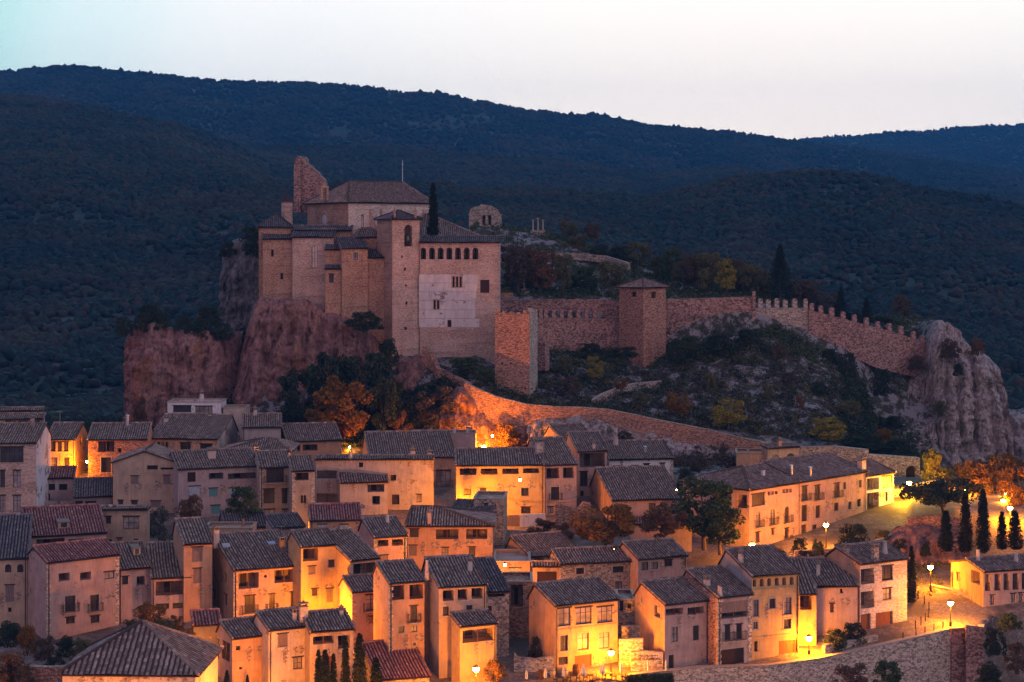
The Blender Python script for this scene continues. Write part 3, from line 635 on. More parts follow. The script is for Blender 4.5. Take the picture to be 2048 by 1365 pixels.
def Zhn(px, Y):
    X = (px - CX) / F * Y; z = Zh(px, Y); s = 9.0 / max(600, Y)
    return z + hamp(Y) * (hn(X, Y, s, 3) - .1) * (1 if Y > 480 else .3) * (.45 if 3000 < Y < 3600 or Y > 4900 else 1)
ys = list(np.geomspace(425, 6800, 300)); xs = np.concatenate([np.arange(-2640, -320, 80), np.arange(-320, 2620, 14), np.arange(2620, 4700, 80)]); V = []; Fc = []
for Y in ys:
    for px in xs: V.append(((px - CX) / F * Y, Y, Zhn(px, Y)))
nx = len(xs)
for j in range(len(ys) - 1):
    for i in range(nx - 1): a = j * nx + i; Fc.append((a, a + 1, a + nx + 1, a + nx))
o = np_mesh('hills', V, Fc, GM_FAR, smooth=True); o['kind'] = 'structure'
# forest: many small crowns, one object of stuff per band
def ico(sub):
    import bmesh
    bm = bmesh.new(); bmesh.ops.create_icosphere(bm, subdivisions=sub, radius=1); v = np.array([q.co[:] for q in bm.verts]); f = np.array([[w.index for w in q.verts] for q in bm.faces]); bm.free(); return v, f
def scatter_crowns(name, pts, rad, sub, mats, flat=.85, jit=.32, label=None):
    v0, f0 = ico(sub); n = len(pts); nv = len(v0)
    V = np.repeat(v0[None], n, 0) * (1 + rng.normal(0, jit, (n, nv, 1)).clip(-.5, .6)); an = rng.uniform(0, 6.28, n); c, s = np.cos(an)[:, None], np.sin(an)[:, None]
    x = V[:, :, 0] * c - V[:, :, 1] * s; y = V[:, :, 0] * s + V[:, :, 1] * c; st = rng.uniform(.75, 1.35, (n, 1))
    V = np.stack([x * rad[:, None], y * rad[:, None], V[:, :, 2] * rad[:, None] * flat * st], 2) + pts[:, None, :]
    Fc = f0[None] + (np.arange(n) * nv)[:, None, None]
    o = np_mesh(name, V.reshape(-1, 3), Fc.reshape(-1, 3), mats); tag(o, label, 'forest' if label else None, None, 'stuff'); return o
def format_(name, cols, br):
    m = leaf(name, cols); t = m.node_tree; b = t.nodes['Principled BSDF']; src = b.inputs['Base Color'].links[0].from_socket; v = coords(t)
    x = mixc(t, ramp(t, noi(t, v, .011, 5, .65), [(.46, (0, 0, 0)), (.60, (.75, .75, .75))]), src, br); x = mixc(t, ramp(t, noi(t, v, .006, 4, .6), [(.42, (.7, .7, .7)), (.54, (0, 0, 0))]), x, (.004, .013, .018))
    t.links.new(x, b.inputs['Base Color']); return m
FOR = format_('forest_crowns', [(.006, .020, .022), (.010, .026, .026), (.013, .032, .03), (.02, .038, .028), (.010, .024, .025), (.035, .038, .022), (.075, .045, .03), (.012, .03, .032)], (.045, .04, .026))
PATCH = [(90, 655, 190, 26), (300, 645, 130, 18), (120, 590, 150, 20), (340, 505, 110, 16), (80, 420, 120, 22), (150, 440, 160, 14), (60, 750, 190, 30), (130, 790, 190, 24), (1800, 560, 170, 42), (1950, 580, 120, 40),
         (1640, 570, 120, 14), (680, 265, 30, 14), (880, 250, 90, 18), (940, 240, 70, 12), (1700, 372, 70, 5), (1540, 380, 60, 4), (2040, 780, 40, 60), (450, 470, 60, 8)]
def rowof(px, Y, z): return HY - z / Y * F
def cover(n, ya, yb, r0, r1, sub, name, label, powr=1.0, dens=.44):
    pts = []; rad = []
    while len(pts) < n:
        px = random.uniform(-350, 2500); Y = (ya ** powr + random.random() * (yb ** powr - ya ** powr)) ** (1 / powr)
        X = (px - CX) / F * Y; z = Zhn(px, Y); py = rowof(px, Y, z)
        if any(((px - a) / c) ** 2 + ((py - b) / d) ** 2 < random.uniform(.5, 1.2) for a, b, c, d in PATCH) and random.random() < .8: continue
        if hn(X, Y, 14 / max(700, Y), 9) < -.25 and random.random() < dens: continue
        r = random.uniform(r0, r1) * (1 + .35 * random.random() ** 3); pts.append((X, Y, z + r * .45)); rad.append(r)
    return scatter_crowns(name, np.array(pts), np.array(rad), sub, FOR, label=label)
cover(78000, 440, 1100, 1.1, 2.2, 1, 'forest', 'dense dark oak wood covering the slopes just beyond the castle rock', .9)
cover(75000, 1100, 2100, 1.8, 3.3, 1, 'forest', 'dark wooded ridges in the middle distance with some brown autumn crowns', .9)
cover(75000, 2100, 5400, 2.6, 4.6, 1, 'forest', 'blue hazy scrub forest on the farthest mountain slopes', .8)
# ---------------------------------------------------------------- rock cliffs
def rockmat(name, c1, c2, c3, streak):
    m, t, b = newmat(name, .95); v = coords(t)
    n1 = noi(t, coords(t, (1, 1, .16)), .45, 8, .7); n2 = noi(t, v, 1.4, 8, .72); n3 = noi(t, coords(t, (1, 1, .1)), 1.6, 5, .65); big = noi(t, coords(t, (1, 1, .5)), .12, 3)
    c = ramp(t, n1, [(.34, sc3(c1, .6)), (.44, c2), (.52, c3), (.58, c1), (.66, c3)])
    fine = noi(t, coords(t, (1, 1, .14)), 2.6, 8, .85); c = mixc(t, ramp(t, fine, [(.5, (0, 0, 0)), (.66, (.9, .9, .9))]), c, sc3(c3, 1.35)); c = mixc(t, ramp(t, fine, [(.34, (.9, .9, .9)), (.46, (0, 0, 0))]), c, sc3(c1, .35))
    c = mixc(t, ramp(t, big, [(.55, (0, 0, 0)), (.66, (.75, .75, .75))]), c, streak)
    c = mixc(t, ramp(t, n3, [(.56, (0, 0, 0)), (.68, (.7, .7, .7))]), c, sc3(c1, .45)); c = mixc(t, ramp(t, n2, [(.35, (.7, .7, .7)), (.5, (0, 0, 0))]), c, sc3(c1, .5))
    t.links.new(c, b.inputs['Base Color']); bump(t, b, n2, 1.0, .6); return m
ROCKR = rockmat('red_rock', (.16, .085, .085), (.27, .145, .13), (.36, .21, .18), (.36, .17, .08))
ROCKG = rockmat('grey_rock', (.14, .115, .11), (.31, .27, .255), (.53, .46, .43), (.38, .24, .17))
ROCKB = rockmat('blue_rock', (.10, .10, .11), (.17, .165, .175), (.25, .24, .25), (.2, .16, .15))
def cliff(name, top, bot, Yt, Yb, mat, seed, cap=16, step=.45, rib=2.2, edge=7, edges=(1, 1)):
    """front face between two outlines (photo points at distance Yt / Yb), rounded back at its ends, with a sloping cap"""
    xa, xb = (top[0][0] - CX) / F * Yt, (top[-1][0] - CX) / F * Yt; n = max(8, int((xb - xa) / step)); V = []; Fc = []; rows = 0
    zs_all = []
    hmax = max((lerp_tab(bot, p) - lerp_tab(top, p)) / F * Yt for p, _ in top); nz = max(8, int(hmax / step))
    for i in range(n + 1):
        u = i / n; px = top[0][0] + (top[-1][0] - top[0][0]) * u
        zt = -(lerp_tab(top, px) - HY) / F * Yt; zb = -(lerp_tab(bot, px) - HY) / F * Yb; x = xa + (xb - xa) * u
        el = edge * ((max(0, 1 - u * (xb - xa) / edge) ** 2 if edges[0] else 0) + (max(0, 1 - (1 - u) * (xb - xa) / edge) ** 2 if edges[1] else 0))
        zt += .8 * hn(x, 0, .5, seed)
        for j in range(nz + 1):
            k = j / nz; z = zb + (zt - zb) * k; Y = Yb + (Yt - Yb) * k + el
            wx = x + 1.5 * noise.noise(Vector((x * .1, z * .12, seed + 9))); d = rib * noise.noise(Vector((wx * .22, z * .04, seed))) - rib * .8 * (1 - min(1, 3.2 * abs(noise.noise(Vector((wx * .38 + 7, z * .06, seed)))))) - .7 * (1 - min(1, 4 * abs(noise.noise(Vector((wx * 1.1, z * .16, seed + 2)))))) + .8 * hn(x, z, .5, seed) + .55 * hn(x, z, 1.8, seed) + .5 * abs(noise.noise(Vector((wx * 2.6, z * .5, seed)))) + .55 * math.floor(2.2 * noise.noise(Vector((x * .12, z * .33, seed + 6))) + .5)
            rnd = 2.2 * max(0, (k - .88) / .12) ** 2
            V.append((x + .35 * noise.noise(Vector((x, z, seed + 3))), Y - d * (1 - .6 * max(0, (k - .9) / .1)) + rnd, z + .3 * noise.noise(Vector((x * .8, z * .8, seed + 5)))))
        for j in range(1, 9):
            V.append((x, Yt + el + 2 + cap * j / 8, zt + .3 - .25 * j + .35 * hn(x, j * 2, .4, seed)))
    m_ = nz + 9
    for i in range(n):
        for j in range(m_ - 1): a = i * m_ + j; Fc.append((a, a + m_, a + m_ + 1, a + 1))
    mi = np.array([0 if (k % (m_ - 1)) < nz + 1 else 1 for k in range(len(Fc))])
    o = np_mesh(name, V, Fc, [mat, GM_HILL], midx=mi); o['kind'] = 'structure'; return o
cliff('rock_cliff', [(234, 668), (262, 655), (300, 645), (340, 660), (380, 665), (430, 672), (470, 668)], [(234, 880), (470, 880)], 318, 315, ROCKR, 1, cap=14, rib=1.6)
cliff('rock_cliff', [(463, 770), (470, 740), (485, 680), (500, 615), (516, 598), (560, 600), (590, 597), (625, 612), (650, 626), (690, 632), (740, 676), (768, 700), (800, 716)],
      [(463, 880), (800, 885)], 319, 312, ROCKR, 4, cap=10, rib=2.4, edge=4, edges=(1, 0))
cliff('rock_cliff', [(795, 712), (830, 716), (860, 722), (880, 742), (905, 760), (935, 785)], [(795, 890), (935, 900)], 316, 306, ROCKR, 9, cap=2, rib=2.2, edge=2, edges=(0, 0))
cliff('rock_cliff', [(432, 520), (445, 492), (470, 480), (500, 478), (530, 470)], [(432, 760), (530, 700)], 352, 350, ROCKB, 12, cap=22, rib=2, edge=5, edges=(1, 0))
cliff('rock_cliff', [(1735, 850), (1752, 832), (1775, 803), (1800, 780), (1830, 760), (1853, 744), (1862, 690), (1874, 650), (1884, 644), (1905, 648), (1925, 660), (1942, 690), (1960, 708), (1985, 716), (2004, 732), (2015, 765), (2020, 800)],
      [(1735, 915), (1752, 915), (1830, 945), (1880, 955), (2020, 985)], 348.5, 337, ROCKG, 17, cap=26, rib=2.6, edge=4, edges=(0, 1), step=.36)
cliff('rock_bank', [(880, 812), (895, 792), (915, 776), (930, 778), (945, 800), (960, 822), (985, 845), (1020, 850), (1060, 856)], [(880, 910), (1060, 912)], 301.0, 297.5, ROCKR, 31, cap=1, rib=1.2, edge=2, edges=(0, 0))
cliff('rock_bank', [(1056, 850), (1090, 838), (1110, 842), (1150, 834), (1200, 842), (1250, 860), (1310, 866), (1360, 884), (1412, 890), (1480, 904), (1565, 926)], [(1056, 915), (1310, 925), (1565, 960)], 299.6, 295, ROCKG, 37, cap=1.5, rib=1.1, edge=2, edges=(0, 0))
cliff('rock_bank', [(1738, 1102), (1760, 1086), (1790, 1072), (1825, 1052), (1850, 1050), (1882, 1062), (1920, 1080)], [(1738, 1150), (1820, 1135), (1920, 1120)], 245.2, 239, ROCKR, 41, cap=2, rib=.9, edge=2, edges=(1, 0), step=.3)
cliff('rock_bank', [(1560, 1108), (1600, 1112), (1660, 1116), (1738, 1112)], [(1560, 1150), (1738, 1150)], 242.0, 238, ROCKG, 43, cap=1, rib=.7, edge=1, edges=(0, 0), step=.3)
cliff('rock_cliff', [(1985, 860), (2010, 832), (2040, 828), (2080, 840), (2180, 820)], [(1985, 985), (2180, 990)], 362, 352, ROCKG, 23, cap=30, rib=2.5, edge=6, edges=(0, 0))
# ---------------------------------------------------------------- the houses (pixel readings per zoomed region of the photograph)
def h(label, *a, **k):
    k.setdefault('group', 'houses of the hill village'); return block(*a, label=label, name=k.pop('name', 'house'), cat=k.pop('cat', 'house'), **k)
# --- upper left
h('brown house with a shaded top porch at the upper left edge of the village', 'A', -100, 345, 238, 206, -100, 905, wall='orange', side='grey', tile='tileb', a=4,
  wins=[('k', 40, 245, 130, 282), ('k', 145, 245, 225, 282), ('k', 280, 245, 320, 282)])
b = h('low brown rooftop storey rising behind the shaded top porch, upper left edge', 'A', -100, 343, 172, 158, -100, 890, wall='orange', tile='tileb', a=4)
H2 = h('brick house with glazed gallery under its roof and a pale right gable, left edge', 'A', -80, 290, 430, 283, None, 1042, roof='gable', wall='brickp', side='white', a=3, back=.55,
  wins=[('w', 0, 458, 188, 582), ('w', 0, 645, 40, 782), ('w', 105, 645, 165, 782), ('wc', 0, 845, 42, 975), ('wc', 105, 845, 165, 975)], ch=[(260, 205, 285, 45, 'r')])
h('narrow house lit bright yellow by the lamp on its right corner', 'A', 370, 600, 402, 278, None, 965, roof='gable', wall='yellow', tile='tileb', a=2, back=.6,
  wins=[('w', 372, 420, 392, 495), ('w', 407, 420, 445, 495), ('w', 460, 420, 495, 495), ('w', 510, 420, 547, 495), ('W', 412, 540, 460, 612), ('W', 512, 540, 557, 612)], R=[('h', 640, 380, 655, 440)])
h('house with brick left half and white framed door, right of the yellow lit house', 'A', 705, 1180, 405, 283, 745, 967, roof='gable', back=.6, wall='redstone',
  wins=[('kp', 785, 412, 915, 498), ('W', 808, 540, 888, 662), ('h', 945, 467, 970, 503)], ch=[(1022, 200, 285, 8, 'p')])
h('wide tiled house with three small arches under the eave and a pale right gable', 'A', 1195, 1740, 392, 208, 1330, 940, roof='gable', wall='orange', side='pale', back=.4, tall=1,
  wins=[('wA', 1255, 415, 1282, 470), ('wA', 1288, 415, 1316, 470), ('wA', 1322, 415, 1344, 470), ('w', 1440, 425, 1525, 480), ('w', 1600, 435, 1700, 505)],
  ch=[(1330, 205, 255, 34, 'q'), (1680, 175, 212, 30, 'q')], rails=1)
u = h('white flat rooftop storey with two wide windows below the red cliff', 'A', 1340, 1765, 100, 0, None, 900, roof='flat', wall='white', D=6, Y=300, wins=[('w', 1385, 128, 1530, 178), ('w', 1562, 132, 1700, 182)], ch=[(1615, 10, 95, 42, 'r')])
block('A', 1785, 1965, 145, 0, base=900, roof='flat', wall='pale', D=5, Y=301, par=u)
h('small grey house with corrugated tile roof, right of the wide tiled house', 'C', 340, 648, 305, 206, 345, 930, roof='gable', back=.5, wall='grey', ch=[(440, 140, 205, 38, 'r')])
h('house with hipped dark roof wedged between pale gable and orange loggia house', 'C', 180, 722, 503, 400, None, 945, roof='hip', D=9, wall='grey', a=0, Y=281, r1=6, r2=3, ch=[(455, 455, 500, 40, 'q')])
h('house with orange lit loggia and brick end below the dark cliff trees', 'C', 695, 1130, 417, 287, 655, 930, roof='gable', back=.5, wall='orange', tile='tile',
  wins=[('k', 722, 432, 800, 490), ('k', 822, 437, 940, 490)])
H10 = h('tan house with a broad gable front and two bricked up windows', 'A', 905, 1410, 585, 498, None, 1028, roof='gablef', wall='tan', D=9, a=3,
  wins=[('h', 1175, 605, 1262, 640), ('h', 1285, 622, 1393, 640), ('s', 1050, 690, 1108, 755), ('s', 1308, 685, 1360, 755), ('w', 945, 885, 985, 940), ('w', 1050, 888, 1100, 940), ('s', 1205, 890, 1285, 940)])
h('long pinkish house with green shutters behind the round green bush', 'C', -175, 475, 640, 507, -230, 1040, roof='gable', back=.5, wall='mauve', tile='tile',
  wins=[('h', -100, 660, -35, 740), ('k', 72, 665, 187, 718), ('k', 225, 665, 455, 718), ('sb', -85, 772, 0, 850), ('st', 72, 788, 140, 852), ('sb', 235, 788, 300, 850), ('st', 88, 925, 158, 995)],
  ch=[(92, 462, 540, 60, 'q')])
h('tan house with three rows of tall balcony windows beside the long pinkish house', 'C', 480, 728, 625, 507, 447, 1042, roof='gable', back=.5, wall='tan', quoin='l',
  wins=[('b', 530, 635, 672, 742), ('w', 507, 795, 595, 910), ('w', 655, 795, 700, 910), ('w', 512, 957, 597, 1018), ('w', 660, 957, 698, 1015)])
h('narrow house with wooden top gallery and twin arched window above a yellow glow', 'C', 738, 916, 655, 545, 712, 1062, roof='shed', wall='tan', quoin='lr',
  wins=[('kr', 752, 665, 870, 727), ('wA', 805, 842, 826, 908), ('wA', 829, 842, 850, 908)])
H14 = h('large plain grey house with a row of beam ends under its flat eave', 'C', 925, 1868, 562, 540, None, 1020, roof='shed', wall='grey', a=0, rails=1, pitch=.12,
  wins=[('h', 1270, 582, 1305, 620), ('h', 1523, 680, 1570, 728), ('Wd', 1535, 838, 1595, 918), ('w', 1733, 838, 1772, 900), ('kr', 935, 645, 1092, 710), ('k', 932, 830, 1100, 920)],
  ch=[(1205, 475, 550, 32, 'r')])
h('low house with tiled lean-to roof and dark porch in front of the grey house', 'C', 1120, 1503, 748, 624, 1098, 1022, Y=262, wall='grey',
  wins=[('k', 1340, 757, 1475, 820), ('k', 1378, 850, 1440, 920)])
h('tiled house with two fat chimneys and orange lit right end beside the yellow wall', 'C', 1357, 2042, 552, 352, 1320, 1000, roof='gable', back=.5, wall='orange', Y=276,
  wins=[('b', 1890, 645, 2005, 778), ('w', 1980, 808, 2010, 838)], ch=[(1700, 465, 540, 55, 'r'), (1835, 480, 540, 50, 'r')])
h('plain windowless wall block with two chimneys below the orange lit rock', 'E', 100, 605, 350, 0, None, 990, roof='flat', wall='mauve', D=5, Y=290, ch=[(555, 280, 345, 50, 'q'), (435, 290, 345, 26, 'c')])
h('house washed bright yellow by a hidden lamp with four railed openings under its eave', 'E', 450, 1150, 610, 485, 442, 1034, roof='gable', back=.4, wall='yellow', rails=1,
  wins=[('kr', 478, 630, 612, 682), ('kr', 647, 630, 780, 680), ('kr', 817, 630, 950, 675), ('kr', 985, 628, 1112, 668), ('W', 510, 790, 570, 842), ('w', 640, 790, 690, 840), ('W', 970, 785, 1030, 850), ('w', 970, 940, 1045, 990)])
h('house with two open top galleries, right of the bright yellow wall', 'E', 1152, 1412, 607, 400, 1040, 1032, roof='gable', back=.4, wall='pink', pitch=.34,
  wins=[('kr', 1170, 627, 1275, 713), ('kr', 1305, 622, 1390, 708), ('B', 1208, 777, 1275, 880), ('w', 1185, 937, 1230, 990)], ch=[(925, 390, 500, 66, 'q')])
h('tall narrow house with railed double loggia under its tiled roof', 'E', 1420, 1655, 497, 352, 1345, 1010, roof='gable', back=.3, wall='pink', Y=272,
  wins=[('krp', 1436, 505, 1638, 622), ('w', 1440, 655, 1500, 775), ('h', 1443, 808, 1472, 860)], ch=[(1550, 408, 470, 24, 'q')])
h('upper tiled house directly behind the tall narrow loggia house', 'E', 1310, 1560, 420, 293, 1195, 960, roof='gable', back=.4, wall='pink', Y=285)
H21 = h('pale stone house with four small windows and a conical chimney', 'G', 75, 585, 562, 425, 50, 968, roof='gable', back=.6, wall='white', tile='tileb', quoin='r', a=10,
  wins=[('w', 100, 605, 163, 640), ('w', 247, 600, 310, 636), ('w', 350, 593, 395, 633), ('w', 478, 588, 518, 655)], ch=[(125, 310, 435, 42, 'c'), (362, 450, 500, 8, 'p')])
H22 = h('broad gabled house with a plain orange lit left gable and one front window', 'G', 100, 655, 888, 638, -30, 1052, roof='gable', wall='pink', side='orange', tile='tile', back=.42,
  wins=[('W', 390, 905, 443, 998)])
# --- the large mansion on the right (three connected houses in one line)
a45 = 44
m1 = h('mansion with arched balcony windows and glazed corner bay beside the big green tree', 'G', 1195, 1590, 812, 640, None, 1104, roof='hip', D=12, a=a45, wall='pink', tile='tileb', r1=6, r2=.3,
  wins=[('wr', 1214, 832, 1320, 938), ('k', 1342, 815, 1364, 846), ('k', 1370, 812, 1392, 842), ('k', 1398, 808, 1420, 838), ('k', 1460, 795, 1482, 830), ('k', 1487, 792, 1509, 826), ('k', 1514, 790, 1536, 824),
        ('bA', 1245, 968, 1284, 1100), ('bA', 1362, 950, 1400, 1080), ('bA', 1478, 932, 1515, 1062), ('w', 1372, 1112, 1395, 1164), ('b', 1478, 1108, 1510, 1222), ('w', 1245, 1140, 1280, 1225)],
  L=[('kr', 1098, 838, 1176, 940)], ch=[(1305, 615, 690, 26, 'q', 'white')])
m2 = h('mansion wing with white framed windows above the bright lamp', 'J', 256, 786, 742, 590, None, 1080, roof='gable', a=a45, Y=m1['YR'], wall='pink', tile='tileb', back=.8,
  wins=[('b', 272, 772, 318, 888), ('b', 374, 765, 418, 882), ('b', 529, 747, 575, 862), ('W', 602, 740, 624, 797), ('W', 726, 722, 748, 782), ('W', 268, 922, 316, 1058), ('W', 380, 925, 420, 1030),
        ('W', 528, 902, 566, 972), ('W', 642, 894, 668, 958), ('W', 712, 874, 742, 938), ('W', 266, 1078, 310, 1184), ('W', 353, 1078, 393, 1168)],
  ch=[(750, 540, 640, 56, 'q'), (187, 600, 680, 10, 'p'), (338, 615, 690, 12, 'p')])
m3 = h('mansion wing with a deep two storey open loggia at the yellow lit lane', 'J', 788, 1006, 694, 592, None, 1050, roof='gable', a=a45 - 4, Y=m2['YR'] + .2, wall='white', side='pink', tile='tileb', back=.6,
  wins=[('krp', 792, 706, 888, 808), ('kr', 792, 822, 888, 965), ('w', 912, 690, 998, 786), ('w', 938, 822, 960, 892)])
h('small tan house with two large arched windows in front of the long stone wall', 'G', 1340, 1588, 474, 450, 1348, 940, Y=288, wall='tan', side='orange', a=22, pitch=.14, tile='tileb',
  wins=[('wA', 1364, 518, 1437, 588), ('wA', 1489, 508, 1562, 576)], ch=[(1437, 385, 455, 28, 'q', 'orange')])
block('G', 1092, 1336, 506, 0, base=940, roof='flat', wall='orange', D=6, Y=289.5, a=-6, par=None, label='plain brown lean-to wall with a lone small chimney, left of the arched window house', group='houses of the hill village', ch=[(1184, 450, 510, 22, 'q')])
# --- middle rows, left
h('brown house with two small arched windows at the left edge', 'B', -120, 218, 380, 45, -90, 1262, roof='gable', wall='tan', tile='tiled', a=12, back=.3, pitch=.36,
  wins=[('wA', 40, 415, 90, 482), ('wA', 138, 415, 188, 482), ('s', 43, 583, 112, 718), ('h', 65, 762, 92, 800)])
H28 = h('house with red tiled roof, tiny dormer and wide dark attic openings', 'A', 217, 848, 1180, 963, 178, 1205, roof='gable', wall='pink', tile='tiler', back=.4,
  wins=[('kp', 290, 1192, 518, 1254), ('kp', 546, 1190, 778, 1253)])
h('tan box house with flat roof and one wide window behind the red roof', 'A', 800, 1182, 964, 948, None, 1158, roof='shed', wall='tan', pitch=.06, a=0, Y=236,
  wins=[('w', 845, 1015, 888, 1072), ('wc', 984, 1014, 1113, 1114), ('h', 855, 1197, 895, 1236), ('s', 935, 1187, 975, 1235), ('h', 1068, 1192, 1110, 1234)])
h('small shed house with two dark windows under the yellow lit house', 'A', 322, 590, 712, 637, 340, 1008, wall='mauve', tile='tiler', wins=[('h', 374, 754, 440, 805), ('h', 472, 754, 538, 805), ('h', 347, 832, 400, 888)])
h('low shed with smooth dark blue roof left of the tan gable house', 'A', 592, 900, 862, 730, 600, 1030, wall='dark', tile='tiled', wins=[('h', 602, 889, 662, 950), ('h', 682, 889, 770, 942)])
h('tall pink house with a brick buttress down its middle in the lower left', 'B', 375, 952, 408, 288, 268, 1284, roof='gable', wall='pink', tile='tiler', back=.5, quoin='lr',
  wins=[('k', 470, 486, 557, 555), ('k', 641, 478, 728, 547), ('w', 836, 476, 916, 537), ('B', 520, 668, 602, 800), ('B', 722, 660, 792, 794), ('w', 528, 840, 599, 896), ('w', 726, 830, 796, 889), ('h', 690, 993, 712, 1024)])
H33 = h('house with a square roof dormer between the tall pink house and balcony house', 'B', 967, 1205, 462, 265, 890, 1246, roof='gable', wall='pink', tile='tileb', back=.3,
  wins=[('w', 977, 515, 1025, 580), ('k', 1094, 512, 1158, 586)])
H34 = h('house with deep railed balcony loggia above two long windows, lower left', 'B', 1212, 1524, 532, 265, 1180, 1248, roof='gable', wall='pink', tile='tileb', back=.3,
  wins=[('kr', 1247, 550, 1484, 668), ('w', 1247, 730, 1352, 778), ('w', 1380, 724, 1482, 772)])
h('tall narrow orange lit house with one blind window panel and striped tile roof', 'B', 1470, 1698, 262, 72, 1405, 1245, roof='gable', wall='orange', tile='tile', back=.3,
  wins=[('s', 1534, 280, 1620, 398), ('s', 1547, 450, 1611, 570)])
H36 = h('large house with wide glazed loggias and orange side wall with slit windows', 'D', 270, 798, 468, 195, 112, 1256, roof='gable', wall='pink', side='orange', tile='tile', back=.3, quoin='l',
  wins=[('kp', 308, 485, 470, 618), ('kp', 596, 460, 750, 568), ('h', 513, 502, 535, 524), ('b', 357, 668, 438, 808), ('b', 553, 655, 597, 793), ('w', 724, 638, 768, 772)],
  L=[('wA', 105, 460, 122, 525), ('wA', 150, 470, 166, 542), ('wA', 196, 478, 213, 556), ('w', 105, 630, 121, 702), ('w', 196, 658, 218, 736)], ch=[(128, 110, 250, 46, 'q'), (655, 195, 315, 60, 'q', 'dark')])
h('parapet wall house behind the large glazed loggia house', 'C', 30, 410, 1108, 0, None, 1130, roof='flat', wall='tan', D=5, Y=241, ch=[(345, 1035, 1105, 28, 'c', 'redstone')])
H37 = h('house with small rooftop loggia over the bright yellow courtyard wall', 'D', 808, 1092, 282, 166, 735, 1246, roof='gable', wall='yellow', tile='tileb', back=.4, Y=217,
  wins=[('k', 825, 290, 945, 395), ('s', 866, 432, 924, 498), ('W', 1026, 378, 1078, 443), ('w', 895, 612, 940, 670), ('s', 1012, 610, 1065, 720)])
H38 = h('house with open roof terrace beside the bright yellow courtyard', 'D', 1202, 1428, 394, 168, 975, 1252, roof='gable', wall='grey', side='yellow', tile='tileb', back=.3, Y=215.5,
  wins=[('kp', 1226, 405, 1424, 528)], L=[('W', 1105, 610, 1130, 720)])
h('pink house with single white shuttered balcony door', 'D', 1218, 1500, 642, 532, 1145, 1300, roof='gable', wall='pink', tile='tile', back=.4, quoin='l',
  wins=[('bc', 1327, 660, 1412, 790), ('s', 1352, 832, 1412, 890)])
h('tall house with double open loggia and iron balcony under it', 'D', 1512, 1794, 572, 420, 1415, 1352, roof='gable', wall='orange', side='pink', tile='tile', back=.3, quoin='l',
  wins=[('kr', 1527, 585, 1635, 706), ('kr', 1676, 578, 1788, 698), ('b', 1683, 750, 1737, 878), ('W', 1588, 912, 1634, 966), ('W', 1693, 907, 1737, 960), ('W', 1705, 1043, 1727, 1068)])
H41 = h('tall house with three top openings and a tiled porch bay above the bright lamp', 'F', 312, 690, 603, 382, 205, 1358, roof='gable', wall='tan', side='grey', tile='tile', back=.3,
  wins=[('k', 343, 625, 432, 712), ('k', 462, 616, 540, 704), ('k', 572, 606, 662, 695), ('W', 343, 754, 391, 827), ('W', 531, 742, 579, 811)], ch=[(560, 360, 460, 46, 'r'), (215, 385, 500, 36, 'c')])
block('F', 480, 770, 918, 832, 412, 1362, roof='shed', wall='yellow', par=H41, wins=[('kpr', 500, 935, 745, 1048)], tile='tile', Y=H41['Y'] - 3.2, D=3)
h('rough stone house end with a low attic slot right of the three top openings', 'F', 694, 872, 642, 392, 565, 1318, roof='gable', wall='stone', tile='tiled', back=.2, pitch=.36,
  wins=[('k', 698, 652, 836, 682), ('W', 702, 748, 734, 790)])
H43 = h('orange lit corner house with hipped roof and iron railed galleries', 'E', 62, 742, 1100, 948, None, 1152, roof='hip', D=10, wall='orange', tile='tile', a=0, r1=.3, r2=8,
  wins=[('kri', 287, 1117, 467, 1196), ('kri', 529, 1114, 698, 1194), ('w', 77, 1114, 149, 1180), ('w', 333, 1263, 387, 1342), ('w', 551, 1259, 602, 1334), ('s', 71, 1245, 134, 1326)], bands=[(300, 1206)],
  ch=[(235, 955, 1080, 30, 'q', 'pink')])
h('low house with a plain red tiled roof and two blue white shutters', 'C', 882, 1286, 1052, 932, 872, 1118, roof='gable', wall='tan', tile='tiler', back=.3, Y=243,
  wins=[('sb', 948, 1078, 1012, 1142), ('sb', 1123, 1079, 1186, 1142)], ch=[(1300, 925, 960, 30, 'q')])
h('pale stone house with two small loggias above a blue shutter, centre of the village', 'D', 1392, 1652, 205, 62, 1300, 1205, roof='gable', wall='pink', tile='tile', back=.3, quoin='lr',
  wins=[('kri', 1421, 222, 1507, 275), ('kri', 1536, 216, 1624, 270), ('s', 1430, 345, 1504, 408)], ch=[(1500, 20, 80, 36, 'c')])
h('small house with mossy dark roof and three chimneys behind the parapet wall', 'C', 205, 540, 1112, 985, 168, 1125, roof='gable', wall='redstone', tile='tiled', back=.3, Y=246)
h('low lean-to house beside the glowing yellow passage', 'C', 585, 832, 1112, 1022, 528, 1125, roof='shed', wall='grey', tile='tiled', Y=241)
h('small shed with dark red tiled roof wedged beside the glowing yellow bush', 'B', 1548, 1765, 915, 812, 1530, 1290, roof='shed', wall='dark', tile='tiler', Y=208, oh=.2)
